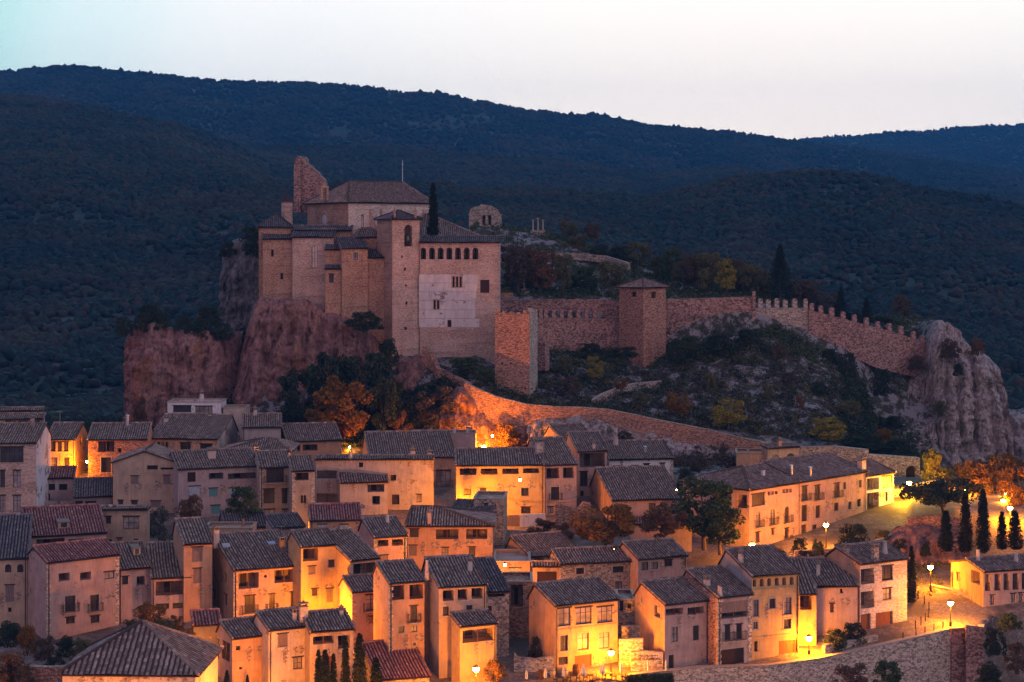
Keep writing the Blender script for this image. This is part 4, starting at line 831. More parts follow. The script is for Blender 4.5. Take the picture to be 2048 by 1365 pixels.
# --- front row, left
h('front house with horizontal board marks on its lit wall', 'D', 258, 545, 1015, 888, 165, 1378, roof='gable', wall='orange', side='pink', tile='tile', back=.3,
  wins=[('h', 288, 1070, 322, 1108), ('h', 318, 1237, 335, 1258)], L=[('wB', 120, 1018, 152, 1150), ('kr', 170, 1032, 240, 1165)], bands=[(400, 1110), (400, 1180)])
h('bright pink front house with one shuttered and one open window', 'D', 548, 876, 948, 815, 455, 1380, roof='gable', wall='pale', tile='tile', back=.3,
  wins=[('s', 622, 972, 702, 1080), ('w', 744, 1160, 820, 1258)])
h('front house with wide glazed gallery behind the dark cypresses', 'D', 880, 1228, 962, 820, 812, 1382, roof='gable', wall='tan', tile='tile', back=.3,
  wins=[('kp', 904, 990, 1073, 1060), ('kr', 1104, 985, 1198, 1092), ('gr', 1020, 1150, 1064, 1240)], ch=[(828, 720, 840, 64, 'q'), (1130, 750, 820, 30, 'q'), (755, 770, 830, 30, 'q')])
BIG[0] = 1
PYR = h('foreground house under a low pyramid roof of large barrel tiles', 'B', 500, 1562, 1306, 890, None, 1440, roof='pyr', wall='pale', tile='tileb', a=-2, Y=182, D=11.5, oh=.5)
BIG[0] = 0
h('foreground tiled roof sloping down right with lamp glow on its ribs', 'D', 1420, 1835, 1345, 1062, 1290, 1440, roof='gable', wall='stone', tile='tiler', back=.2, Y=196)
# --- centre front
h('ruined brick house with a ragged black opening', 'F', 805, 1056, 556, 0, None, 1312, roof='flat', wall='redstone', D=6, a=0, Y=213.5, wins=[('k', 886, 580, 984, 760), ('k', 812, 580, 866, 608)])
H54 = h('three bay house with yellow lit balcony windows facing the restaurant terrace', 'F', 1238, 1742, 752, 590, 1078, 1349, roof='gable', wall='yellow', side='orange', tile='tile', back=.3, ext=.6,
  wins=[('wc', 1266, 768, 1366, 915), ('wc', 1407, 762, 1534, 902), ('wc', 1578, 755, 1702, 890), ('W', 1282, 985, 1344, 1114), ('Wc', 1424, 968, 1510, 1104), ('Wc', 1592, 962, 1676, 1095),
        ('gr', 1398, 1142, 1534, 1285), ('w', 1268, 1156, 1344, 1224), ('s', 1690, 1220, 1728, 1285)], bands=[(1500, 915), (1500, 1125)])
H55 = h('grey stone house with a tall stone chimney in front of the autumn tree', 'F', 1282, 1895, 418, 312, 1218, 1200, roof='gable', wall='stone', tile='tile', back=.4,
  wins=[('W', 1409, 445, 1474, 497), ('W', 1702, 432, 1790, 484), ('W', 1719, 552, 1779, 624)], ch=[(1603, 365, 600, 66, 'q', 'stone')])
block('F', 1062, 1278, 436, 415, 1062, 1200, roof='shed', wall='pink', par=H55, wins=[('gd', 1097, 474, 1254, 574)], Y=H55['Y'] + .3, pitch=.2)
h('pinkish house with curtained windows beside the grey stone house', 'I', 305, 692, 378, 252, 185, 1198, roof='gable', wall='pink', tile='tileb', back=.4,
  wins=[('Wc', 327, 398, 386, 466), ('Wc', 407, 396, 466, 457), ('w', 516, 382, 579, 436), ('W', 347, 540, 384, 582), ('W', 488, 520, 539, 572), ('W', 612, 510, 658, 565)])
h('low dark roofed house behind the small lit gable', 'F', 1042, 1440, 360, 205, 888, 1158, roof='gable', wall='pink', side='pink', tile='tile', back=.3, wins=[('k', 1075, 368, 1150, 405)])
h('flat roofed terrace with a white door under the hipped corner house', 'F', 754, 1040, 396, 0, None, 1182, roof='flat', wall='pink', D=9, Y=229, wins=[('sb', 876, 447, 964, 532)])
h('roofless stone ruin with a steel flue beside the bright yellow wall', 'E', 590, 828, 872, 0, None, 1098, roof='flat', wall='stone', D=7, a=-4, Y=249, wins=[('k', 670, 905, 705, 962)], ch=[(730, 940, 1050, 18, 'p')])
h('low stone house with steep mossy roof left of the roofless ruin', 'E', 372, 690, 1015, 895, 345, 1095, roof='gable', wall='stone', tile='tiled', back=.3, Y=247, a=-18)
h('small house with a low red roof strip hidden by autumn trees', 'G', 245, 735, 1078, 1034, 240, 1098, roof='shed', wall='mauve', tile='tiler', Y=246)
h('narrow stone annex filling the gap right of the three bay house', 'F', 1748, 1882, 700, 0, None, 1290, roof='flat', wall='stone', D=6, a=0, Y=211.5, wins=[('gd', 1758, 706, 1786, 790), ('h', 1820, 730, 1850, 770)])
# --- right front
H60 = h('pink front house with twin top galleries and orange lit left wall', 'I', 517, 866, 742, 575, 332, 1342, roof='gable', wall='pink', side='orange', tile='tileb', back=.3, ext=.6,
  wins=[('kp', 527, 768, 664, 828), ('kp', 701, 758, 834, 822), ('W', 572, 917, 624, 1039), ('W', 743, 906, 791, 1027), ('gd', 549, 1142, 591, 1254)], L=[('W', 437, 748, 483, 828)])
H61 = h('tall narrow house with double screened gallery over a dark garage door', 'I', 942, 1212, 688, 475, 695, 1337, roof='gable', wall='grey', side='redstone', tile='tileb', back=.3, quoin='lr', ext=.6,
  wins=[('kvp', 960, 712, 1180, 858), ('b', 998, 903, 1044, 1026), ('b', 1091, 896, 1137, 1018), ('gd', 966, 1092, 1154, 1234)], ch=[(855, 505, 590, 44, 'q'), (800, 590, 680, 18, 'c'), (835, 600, 690, 18, 'c')])
arc = [('kA', 1156 + 60 * i - 16, 540 - 3 * i, 1156 + 60 * i + 16, 600 - 3 * i) for i in range(7)]
H62 = h('broad yellow front house with a row of small arches under its eave', 'I', 1215, 1590, 518, 312, 1010, 1321, roof='gable', wall='yellow', side='grey', tile='tileb', back=.3, ext=.6, pitch=.34,
  wins=[('kA', 1218 + 60 * i, 536 - 4 * i, 1250 + 60 * i, 598 - 3 * i) for i in range(6)] + [('W', 1224, 700, 1270, 836), ('W', 1355, 690, 1404, 771), ('W', 1473, 682, 1532, 819), ('W', 1224, 877, 1262, 934), ('W', 1471, 854, 1529, 931),
        ('gr', 1430, 1022, 1594, 1168), ('gd', 1234, 1032, 1262, 1118)], bands=[(1400, 610), (1400, 985)], ch=[(915, 300, 410, 50, 'r')])
h('slim bay house with one open loggia at the right end of the yellow front house', 'K', 248, 386, 655, 385, 150, 1316, roof='gable', wall='yellow', tile='tileb', back=.2, pitch=.4, wins=[('kr', 256, 668, 350, 782)], Y=211)
h('plain pinkish house with low spreading roof behind the round shrub', 'K', 386, 716, 598, 388, 262, 1272, roof='gable', wall='pink', tile='tileb', back=.3, ch=[(400, 385, 500, 22, 'q')],
  wins=[('h', 577, 612, 600, 650), ('w', 497, 732, 528, 802)], bands=[])
H65 = h('house with two stacked timber balconies and two garage doors at the street bend', 'K', 735, 1112, 418, 290, 548, 1263, roof='gable', wall='ashlar', side='orange', tile='tileb', back=.45, ext=.6,
  wins=[('kri', 742, 450, 852, 580), ('kri', 742, 632, 852, 775), ('w', 912, 430, 1000, 550), ('w', 920, 610, 988, 704), ('gr', 708, 815, 822, 955), ('gr', 862, 798, 998, 940)],
  R=[('w', 1065, 580, 1108, 700), ('w', 1078, 765, 1108, 830)], ch=[(855, 250, 385, 50, 'q', 'stone'), (935, 230, 330, 46, 'c'), (495, 250, 330, 50, 'q', 'stone')])
H66 = h('long low restaurant with pillared windows and yellow lit gable at the right edge', 'K', 1722, 2250, 480, 388, 1625, 1215, roof='gable', wall='pink', side='yellow', tile='tileb', a=20, ext=1, pitch=.24, bands=[(1900, 640)],
  wins=[('kr', 1735, 495, 1781, 632), ('kr', 1812, 493, 1860, 629), ('kr', 1884, 490, 1931, 625), ('kr', 1957, 488, 2006, 622), ('kr', 2030, 485, 2080, 620), ('w', 1776, 660, 1812, 742), ('w', 1943, 650, 1980, 722), ('w', 2005, 646, 2040, 718)],
  L=[('gr', 1447, 475, 1482, 590), ('w', 1508, 485, 1532, 545), ('k', 1624, 470, 1695, 560)], ch=[(1680, 300, 388, 38, 'c'), (1985, 325, 390, 42, 'c')])
# small extra roof pieces that belong to their houses
def dormer(blk, px, py, wpx, hpx, mat='pink', s=1):
    r = blk['root']; u, w = blk['hit'](px, py, 'F'); hgt = hpx / F * blk['Y']; wd = wpx / F * blk['Y']
    tz = -(py - HY) / F; ca, sa = math.cos(blk['a']), math.sin(blk['a']); tx = (px - CX) / F; sl = blk['rise'] / max(.1, blk['D'] * .7) if blk['rise'] else .3
    sl = .3; o = blk['org']; A_ = (-tx * sa + ca) * sl - tz; B_ = -(-o.x * sa + o.y * ca) * sl + o.z + blk['H'] + .16; yy = -B_ / A_
    u = (tx * yy - o.x) * ca + (yy - o.y) * sa; v = -(tx * yy - o.x) * sa + (yy - o.y) * ca; z = blk['H'] + .16 + v * sl
    m = MB(); m.box(u - wd / 2, u + wd / 2, v, v + hgt / sl, z - .3, z + hgt * .75, 0); m.box(u - wd / 2 - .12, u + wd / 2 + .12, v - .15, v + hgt / sl, z + hgt * .75, z + hgt * .75 + .1, 1)
    m.box(u - wd * .28, u + wd * .28, v - .02, v + .02, z + .08, z + hgt * .68, 2); m.build('dormer', [M[mat], M['cap'], M['glass']], blk['roof'])
dormer(H28, 128, 1056, 22, 15, 'tan'); dormer(H33, 274, 1110, 14, 18, 'pale')
for bl_, px, py in ((H36, 452, 1093), (H36, 543, 1089)):
    o = bl_['org']; ca, sa = math.cos(bl_['a']), math.sin(bl_['a']); tx = (px - CX) / F; tz = -(py - HY) / F; A_ = (-tx * sa + ca) * .3 - tz; B_ = -(-o.x * sa + o.y * ca) * .3 + o.z + bl_['H'] + .16; yy = -B_ / A_
    u = (tx * yy - o.x) * ca + (yy - o.y) * sa; v = -(tx * yy - o.x) * sa + (yy - o.y) * ca; z = bl_['H'] + .16 + v * .3
    m = MB(); m.face([(u - .5, v - .3, z + .12), (u + .5, v - .3, z + .12), (u + .5, v + .4, z + .33), (u - .5, v + .4, z + .33)]); m.face([(u - .5, v - .3, z - .1), (u + .5, v - .3, z - .1), (u + .5, v - .3, z + .12), (u - .5, v - .3, z + .12)])
    m.build('skylight', M['blue'], bl_['roof'])
# ---------------------------------------------------------------- castle, church, walls
def S(label, name, cat, *a, **k): k.setdefault('ext', 2); return block('S', *a, label=label, name=name, cat=cat, **k)
CH = S('light stone church nave with long tiled roof rising above the other castle roofs', 'church', 'church', 740, 1300, 366, 225, None, 480, roof='hip', D=17, a=33, Y=331, r1=4.6, r2=1.2, wall='ashlar', side='brick', tile='tileb',
       wins=[('wAx', 824, 440, 846, 540)], oh=.6, bands=[(800, 378)])
r = CH['root']
m = MB()
for u in (4.9, 10.6, 16.4):
    m2_ = MB(); H_ = CH['H']; w = .45
    p = [(0, H_ - 1.0), (-3.2, H_ - 4.6), (-3.2, H_ - 12), (0, H_ - 12)]
    m2_.face([(u - w, v, z) for v, z in p]); m2_.face([(u + w, v, z) for v, z in p])
    for (v0, z0), (v1, z1) in zip(p, p[1:] + p[:1]): m2_.face([(u - w, v0, z0), (u + w, v0, z0), (u + w, v1, z1), (u - w, v1, z1)])
    m2_.build('buttress', M['brickp'], r)  # darker brick than the nave, the buttresses' shade put into their colour
# rose window on the brick flank
yu, zu = CH['hit'](480 + 578 * .29297, 300 + 478 * .29297, 'L')
mm = MB(); n = 24
for ring, (ra, rb, dx) in enumerate(((1.25, 1.75, -.14), (1.0, 1.25, -.06))):
    for i in range(n):
        a0, a1 = 2 * math.pi * i / n, 2 * math.pi * (i + 1) / n
        mm.face([(dx, yu + ra * math.cos(a0), zu + ra * math.sin(a0)), (dx, yu + rb * math.cos(a0), zu + rb * math.sin(a0)), (dx, yu + rb * math.cos(a1), zu + rb * math.sin(a1)), (dx, yu + ra * math.cos(a1), zu + ra * math.sin(a1))])
        mm.face([(dx, yu + rb * math.cos(a0), zu + rb * math.sin(a0)), (0, yu + rb * math.cos(a0), zu + rb * math.sin(a0)), (0, yu + rb * math.cos(a1), zu + rb * math.sin(a1)), (dx, yu + rb * math.cos(a1), zu + rb * math.sin(a1))])
rw = mm.build('round_window', M['brickp'], r)
mm = MB(); mm.face([(-.03, yu + 1.02 * math.cos(2 * math.pi * i / n), zu + 1.02 * math.sin(2 * math.pi * i / n)) for i in range(n)]); mm.build('pane', M['plaster'], rw)
def lightning(b, u, v, z, h_): mm = MB(); mm.tube([(u, v, z), (u, v, z + h_)], .06, 5); mm.tube([(u - .3, v, z + h_ * .82), (u + .3, v, z + h_ * .82)], .04, 4); return mm.build('lightning_rod', M['metal'], b)
lightning(r, CH['L'] - 1.3, CH['D'] / 2, CH['H'] + CH['rise'], 4.6)
# lower blocks of the church on the left
def cb(*a, **k): k.setdefault('wall', 'brick'); k.setdefault('tile', 'tiled'); k.setdefault('oh', .4); return block('S', *a, par=CH, **k)
k1 = cb(128, 350, 536, 442, None, 614, roof='hip', Y=329, D=13, a=6, r1=5, r2=1, wall='brick', ext=14)
k2 = cb(156, 355, 612, 560, None, 610, roof='shed', Y=326.5, a=3, wins=[('h', 212, 682, 230, 728), ('h', 276, 842, 294, 884)], ext=2, bands=[(200, 922)])
k3 = cb(357, 640, 600, 552, None, 604, roof='shed', Y=325.5, a=0, wall='brickp', wins=[('wAx', 490, 650, 528, 806)], ext=3)
k4 = cb(582, 692, 684, 655, None, 625, roof='shed', Y=323, a=0, wall='brick', ext=2)
k5 = cb(582, 690, 816, 800, None, 628, roof='shed', Y=321.5, a=0, wall='brick', wins=[('w', 608, 850, 640, 908)], ext=2)
k6 = cb(695, 872, 676, 608, 645, 636, roof='shed', Y=321, wall='brick', wins=[('W', 774, 702, 804, 752)], ext=2, a=14)
k7 = cb(872, 985, 740, 655, None, 655, roof='shed', Y=322.5, a=0, wall='brick', wins=[('k', 866 + 10, 1100, 888 + 8, 1145)], ext=3)
k8 = cb(355, 760, 555, 530, None, 560, roof='shed', Y=329, a=0, wall='brick', ext=12)
k9 = cb(800, 960, 600, 545, None, 500, roof='shed', Y=327.5, a=0, wall='brick', ext=12, tile='tileb')
# octagonal lantern with cone roof on the far left
o = CH['org']; c_, s_ = math.cos(-CH['a']), math.sin(-CH['a'])
def toCH(px, py, Y): d = P(px, py, Y) - o; return d.x * c_ - d.y * s_, d.x * s_ + d.y * c_, d.z
x, y, z = toCH(574, 430, 337)
mm = MB(); mm.lathe(x, y, [(1.1, z - 6), (1.1, z + 2.3), (1.35, z + 2.4)], 8, 0); mm.lathe(x, y, [(1.5, z + 2.4), (.05, z + 4.3)], 8, 1); mm.build('lantern_turret', [M['brickp'], M['tiled']], r)
x, y, z = toCH(648, 386, 337)
mm = MB()
for q in ((-.8, -.35), (.35, .8)): mm.box(x + q[0], x + q[1], y - .35, y + .35, z - 1.5, z + .9)
mm.box(x - .8, x + .8, y - .35, y + .35, z + .9, z + 1.3); mm.box(x - .4, x + .4, y - .3, y + .3, z + 1.3, z + 1.8); mm.build('bell_gable', M['brick'], r)
# bell tower
BT = S('square bell tower with tall belfry opening and low pyramid roof', 'bell_tower', 'bell tower', 1040, 1226, 480, 424, None, 722, roof='pyr', Y=318, a=22, D=9, wall='brickp', side='brick', tile='tiled', oh=.45, pitch=.3,
       wins=[('kA', 1122, 512, 1176, 660), ('h', 1100, 722, 1112, 738), ('h', 1124, 806, 1130, 826), ('h', 1128, 920, 1138, 934), ('h', 1130, 1036, 1144, 1058), ('h', 1122, 1210, 1140, 1230)], bands=[(1100, 492)])
for (uu, vv) in ((.6, .6), (BT['L'] - .6, .6), (BT['L'] - .6, BT['D'] - .6), (.6, BT['D'] - .6)):
    mm = MB(); mm.lathe(uu, vv, [(.28, BT['H'] - .1), (.26, BT['H'] + 1.5), (.36, BT['H'] + 1.6), (.05, BT['H'] + 2.2)], 8); mm.build('pinnacle', M['brick'], BT['root'])
u_, w_ = BT['hit'](480 + 1150 * .29297, 300 + 600 * .29297, 'F')
mm = MB(); mm.lathe(u_, .5, [(.62, w_ - .6), (.5, w_ - .4), (.38, w_ + .3), (.12, w_ + .6)], 14); mm.build('bell', M['bronze'], BT['root'])
# palace
PA = S('large castle palace with arched gallery and lilac plaster panel', 'palace', 'castle', 1228, 1775, 634, 600, None, 728, roof='shed', Y=319.5, a=-1, wall='brickp', tile='tiled', oh=.6, pitch=.24,
       wins=[('kA', 1231 + 59.3 * i, 668, 1271 + 59.3 * i, 748) for i in range(7)] + [('hA', 1451, 864, 1465, 938), ('hA', 1475, 864, 1489, 938), ('hA', 1499, 864, 1513, 938), ('hA', 1322, 1025, 1336, 1088), ('hA', 1345, 1025, 1359, 1088),
             ('g', 1640, 888, 1702, 976), ('h', 1418, 1163, 1442, 1210)], rails=1)
def panel(px0, py0, px1, py1, cuts, gap=.0):
    """a proud sheet of plaster on the front wall, left open where the windows are"""
    (u0, z1), (u1, z0) = PA['hit'](px0, py0, 'F'), PA['hit'](px1, py1, 'F'); hs = []
    for c in cuts: (a, d), (b, c0) = PA['hit'](PA['X'](c[0]), PA['Yp'](c[1]), 'F'), PA['hit'](PA['X'](c[2]), PA['Yp'](c[3]), 'F'); hs.append((a, c0, b, d))
    xs = sorted({u0, u1, *[q for c in hs for q in (c[0], c[2]) if u0 < q < u1]}); zs = sorted({z0, z1, *[q for c in hs for q in (c[1], c[3]) if z0 < q < z1]}); mm = MB()
    for a, b in zip(xs, xs[1:]):
        for c, d in zip(zs, zs[1:]):
            if any(q[0] < (a + b) / 2 < q[2] and q[1] < (c + d) / 2 < q[3] for q in hs): continue
            mm.face([(a, -.06, c), (b, -.06, c), (b, -.06, d), (a, -.06, d)])
    mm.face([(u0, -.06, z1), (u1, -.06, z1), (u1, 0, z1), (u0, 0, z1)]); mm.face([(u0, -.06, z0), (u1, -.06, z0), (u1, 0, z0), (u0, 0, z0)])
    mm.face([(u0, -.06, z0), (u0, -.06, z1), (u0, 0, z1), (u0, 0, z0)]); mm.face([(u1, -.06, z0), (u1, -.06, z1), (u1, 0, z1), (u1, 0, z0)])
    mm.build('plaster_panel', M['plaster'], PA['root'])
ws = [(1443, 858, 1521, 944), (1316, 1019, 1364, 1092), (1414, 1160, 1446, 1216)]; ry = [850, 909, 970, 1030, 1092, 1152, 1214]
for i in range(6):
    x1_ = [1625, 1618, 1612, 1605, 1605, 1634][i]
    panel(480 + 1222 * .29297, 300 + (ry[i] + 1.5) * .29297, 480 + x1_ * .29297, 300 + (ry[i + 1] - 1.5) * .29297, ws)
block('S', 1228, 1700, 632, 450, None, 500, roof='hip', Y=326, a=0, D=26, r1=.3, r2=11.5, wall='brick', tile='tileb', par=PA, ext=2, oh=.3)
# outline prisms for ruins
def prism(name, label, cat, pts, Y, th, mat, a=0, par=None, group=None, cuts=()):
    px0 = sum(p[0] for p in pts) / len(pts); yb = max(p[1] for p in pts); org = P(px0, yb, Y); root = empty(name, org, math.radians(a)) if False else None
    mm = MB(); q = [P(p[0], p[1], Y) - org for p in pts]; k = len(q); ca, sa = math.cos(math.radians(a)), math.sin(math.radians(a)); f = lambda v, d: ((v.x / ca), d, v.z)
    mm.face([f(v, 0) for v in q]); mm.face([f(v, th) for v in q])
    for i in range(k): A_, B_ = q[i], q[(i + 1) % k]; mm.face([f(A_, 0), f(B_, 0), f(B_, th), f(A_, th)])
    o = mm.build(name, mat, None, org, math.radians(a)); tag(o, label, cat, group); return o
rt = empty('ruined_tower', P(620, 400, 346), math.radians(-12)); tag(rt, 'jagged ruined tower stump sticking up behind the church roof', 'ruined tower')
for nm, pts, y0, y1 in (('broken_wall', [(603, 425), (601, 345), (604, 325), (602, 316), (607, 320), (612, 327), (620, 331), (627, 339), (636, 345), (640, 352), (648, 358), (652, 368), (651, 380), (657, 392), (657, 425)], .0, 1.6),
                        ('broken_corner', [(588, 425), (588, 335), (591, 318), (596, 312), (601, 314), (603, 330), (601, 350), (603, 372), (602, 425)], -.6, 4.5)):
    mm = MB(); q = [P(p[0], p[1], 346) - rt.location for p in pts]; n_ = len(q)
    mm.face([(v.x, y0, v.z) for v in q]); mm.face([(v.x, y1, v.z) for v in q])
    for i in range(n_): A_, B_ = q[i], q[(i + 1) % n_]; mm.face([(A_.x, y0, A_.z), (B_.x, y0, B_.z), (B_.x, y1, B_.z), (A_.x, y1, A_.z)])
    mm.build(nm, M['wallstone'], rt)
CR = block('Z', 938, 1003, 430, 0, base=458, roof='flat', wall='stone', Y=392, D=6, a=0, label='small roofless stone chapel with twin arched windows on the hilltop', name='chapel', cat='chapel', ext=3,
           wins=[('kA', 964.5, 430.5, 971, 450), ('kA', 976, 430.5, 983, 450)])
mm = MB(); q = [P(p[0], p[1], 392) - CR['org'] for p in [(937, 430), (941, 419), (948, 414), (958, 413), (962, 409), (972, 410), (980, 411), (990, 416), (997, 421), (1002, 430)]]; n_ = len(q)
mm.face([(v.x, -.05, v.z) for v in q]); mm.face([(v.x, 1.2, v.z) for v in q])
for i in range(n_): A_, B_ = q[i], q[(i + 1) % n_]; mm.face([(A_.x, -.05, A_.z), (B_.x, -.05, B_.z), (B_.x, 1.2, B_.z), (A_.x, 1.2, A_.z)])
mm.build('gable', M['stone'], CR['root'])
# calvary: three stone crosses
def cross(px, ytop, ybase, Y, label, w=.16):
    b = P(px, ybase, Y); hgt = (ybase - ytop) / F * Y; mm = MB(); mm.lathe(0, 0, [(w * 1.5, 0), (w * 1.3, .3), (w, .35), (w * .8, hgt * .8), (w * 1.3, hgt * .82)], 8); mm.box(-.07, .07, -.07, .07, hgt * .82, hgt); mm.box(-.32, .32, -.065, .065, hgt * .88, hgt * .93)
    o = mm.build('stone_cross', M['slab'], None, b); tag(o, label, 'cross', 'stone crosses of the calvary' if Y > 380 else None); return o
for px, yt, lb in ((1066, 439, 'left short stone cross of the three on the hilltop plinth'), (1076, 435, 'tallest middle stone cross of the three on the hilltop plinth'), (1086, 439, 'right short stone cross of the three on the hilltop plinth')): cross(px, yt, 461, 390, lb)
mm = MB(); mm.box(-1.6, 1.6, -1, 1, -2.5, 0); mm.box(-2.1, 2.1, -1.5, 1.5, -2.6, -.8); o = mm.build('stone_plinth', M['stone'], None, P(1076, 461, 390)); tag(o, 'stepped rubble plinth carrying three crosses on the hilltop', 'plinth')
cross(1048, 537, 578, 352, 'lone slender stone cross on a stepped base in the castle garden', .13)
mm = MB(); [mm.box(-w, w, -w, w, z, z + .45) for w, z in ((1.5, -1.3), (1.1, -.85), (.6, -.45))]; o = mm.build('stepped_base', M['slab'], None, P(1048, 578, 352)); tag(o, 'stepped stone base under the lone garden cross', 'plinth')
# towers of the outer wall
T1 = block('Z', 990, 1059, 628, 0, base=812, roof='flat', wall='redstone', side='stonel', Y=310, a=-13, D=6.6, label='tall square watchtower with broken battlements above the orange lit rock', name='watchtower', cat='tower', ext=2, tile='tile',
           wins=[('h', 1003, 726, 1006, 729), ('h', 1020, 726, 1023, 729)])
bpy.data.objects.remove(T1['roof'])
for i, (a_, w_, hh) in enumerate(((.1, .7, .9), (1.3, .7, .5), (2.6, .6, .35), (3.9, .6, .3), (5.0, .6, .7))):
    mm = MB(); mm.box(a_, a_ + w_, 0.02, .5, T1['H'] - .05, T1['H'] + hh); mm.build('merlon', M['redstone'], T1['root'])
for v_ in (.1, 1.7, 3.4, 5.2): mm = MB(); mm.box(T1['L'] - .5, T1['L'] - .01, v_ + .45, v_ + 1.1, T1['H'] - .05, T1['H'] + 1.0 - v_ * .08); mm.build('merlon', M['stonel'], T1['root'])
T2 = block('Z', 1287, 1332, 578, 559, base=733, roof='pyr', wall='redstone', side='redstone', Y=334, a=42, D=6.4, label='square wall tower with a small tiled pyramid roof', name='wall_tower', cat='tower', ext=2, tile='tileb', oh=.5,
           wins=[('h', 1303, 584, 1312, 597)], L=[('h', 1262, 584, 1272, 594)])
def wallpoly(name, label, cat, pts, th, mat, merl=(), group=None, capm=None, mw=.75, mh=1.1):
    """pts (px, top row, base row, distance)"""
    o0 = P(pts[0][0], pts[0][2], pts[0][3]); root = empty(name, o0); tag(root, label, cat, group); mm = MB()
    tp = [P(p[0], p[1], p[3]) - o0 for p in pts]; bt = [P(p[0], p[2], p[3]) - o0 for p in pts]
    nrm_ = []
    for i in range(len(tp)):
        d = (tp[min(i + 1, len(tp) - 1)] - tp[max(0, i - 1)]); d.z = 0; d.normalize(); nrm_.append(Vector((-d.y, d.x, 0)) * th)
    for i in range(len(tp) - 1):
        A_, B_, a_, b_ = tp[i], tp[i + 1], bt[i].copy(), bt[i + 1].copy(); a_.x, a_.y, b_.x, b_.y = A_.x, A_.y, B_.x, B_.y
        mm.face([tuple(a_), tuple(b_), tuple(B_), tuple(A_)]); n1, n2 = nrm_[i], nrm_[i + 1]
        mm.face([tuple(A_), tuple(B_), tuple(B_ + n2), tuple(A_ + n1)]); mm.face([tuple(a_ + n1), tuple(b_ + n2), tuple(B_ + n2), tuple(A_ + n1)])
    for k in (0, -1): A_, a_ = tp[k], bt[k].copy(); a_.x, a_.y = A_.x, A_.y; mm.face([tuple(a_), tuple(A_), tuple(A_ + nrm_[k]), tuple(a_ + nrm_[k])])
    mm.build('wall', mat, root)
    if capm:
        cm = MB()
        for i in range(len(tp) - 1):
            A_, B_, n1, n2 = tp[i], tp[i + 1], nrm_[i], nrm_[i + 1]; e = .08
            q = [A_ - n1.normalized() * e, B_ - n2.normalized() * e, B_ + n2 * 1.08, A_ + n1 * 1.08]; up = Vector((0, 0, .12)); z0 = Vector((0, 0, .004))
            cm.face([tuple(v + up) for v in q]); cm.face([tuple(q[0] + z0), tuple(q[1] + z0), tuple(q[1] + up), tuple(q[0] + up)]); cm.face([tuple(q[3] + z0), tuple(q[2] + z0), tuple(q[2] + up), tuple(q[3] + up)])
        cm.build('coping', capm, root)
    for px in merl:
        for i in range(len(pts) - 1):
            if pts[i][0] <= px <= pts[i + 1][0]:
                f = (px - pts[i][0]) / (pts[i + 1][0] - pts[i][0]); c = tp[i].lerp(tp[i + 1], f); an = math.atan2((tp[i + 1] - tp[i]).y, (tp[i + 1] - tp[i]).x)
                m3 = MB(); w2 = mw * random.uniform(.85, 1.1); hh = mh * random.uniform(.85, 1.12); m3.box(-w2 / 2, w2 / 2, -.02, min(.6, th), -.5, hh); m3.box(-w2 * .32, w2 * .32, -.0, min(.56, th), hh, hh + .14); m3.build('merlon', mat, root, c, an); break
    return root
wallpoly('curtain_wall', 'low battlemented curtain wall between the two square towers', 'castle wall', [(1072, 636, 705, 336), (1110, 637, 704, 338), (1205, 637, 702, 341), (1250, 640, 700, 340)], 1.2, M['wallstone'], [1082, 1092, 1108, 1124, 1140, 1157, 1173, 1190], mw=.8, mh=1.5)
wallpoly('terrace_wall', 'plain dark terrace wall behind the low battlements', 'retaining wall', [(1000, 601, 680, 342.6), (1100, 599, 680, 342.8), (1200, 599, 680, 342.8), (1250, 602, 680, 342)], .8, M['wallstone'])
wallpoly('broken_buttress', 'short broken wall stub right of the tall watchtower', 'ruined wall', [(1073, 683, 742, 322), (1090, 684, 742, 321)], 1.5, M['wallstone'])
wallpoly('curtain_wall', 'tall plain curtain wall running right from the roofed tower', 'castle wall', [(1318, 600, 705, 341.5), (1350, 599, 700, 342), (1430, 596, 680, 342.5), (1508, 594, 668, 342.5)], 1.2, M['wallstone'])
wallpoly('wall_pier', 'thin upright pier ending the tall plain curtain wall', 'wall', [(1505, 583, 640, 342.1), (1511, 583, 640, 342.1)], .8, M['wallstone'])
wallpoly('curtain_wall', 'light battlemented wall stretch with five tall merlons', 'castle wall', [(1511, 617, 672, 342.6), (1560, 616, 672, 343), (1617, 617, 680, 344)], 1.2, M['stone'], [1521, 1537, 1554, 1571, 1590, 1612], mw=.85, mh=1.6)
wallpoly('curtain_wall', 'long battlemented wall descending to the right cliff edge', 'castle wall', [(1618, 620, 680, 343.6), (1660, 631, 690, 344), (1700, 641, 712, 345), (1750, 655, 735, 347), (1800, 668, 748, 349.5), (1856, 690, 760, 352)], 1.2, M['wallstone'],
         [1624, 1642, 1664, 1687, 1710, 1734, 1757, 1780, 1803, 1828, 1846], mw=.95, mh=1.3)
wallpoly('low_wall', 'low grey drystone terrace on the hill behind the garden trees', 'terrace wall', [(1085, 508, 524, 378), (1150, 506, 520, 378), (1210, 512, 526, 377), (1255, 526, 540, 372)], .8, M['stone'])
wallpoly('low_wall', 'small reddish garden wall beside the palace corner', 'wall', [(998, 586, 604, 346), (1026, 586, 604, 346)], .6, M['redstone'])
wallpoly('stepped_wall', 'stepped stone wall climbing from the orange glow to the palace foot', 'fortification wall', [(843, 700, 740, 317), (855, 706, 745, 316.4), (866, 722, 752, 315), (872, 736, 765, 313), (905, 752, 800, 309), (934, 766, 850, 305)], .9, M['redstone'], [848, 860, 869], mw=.7, mh=.8)
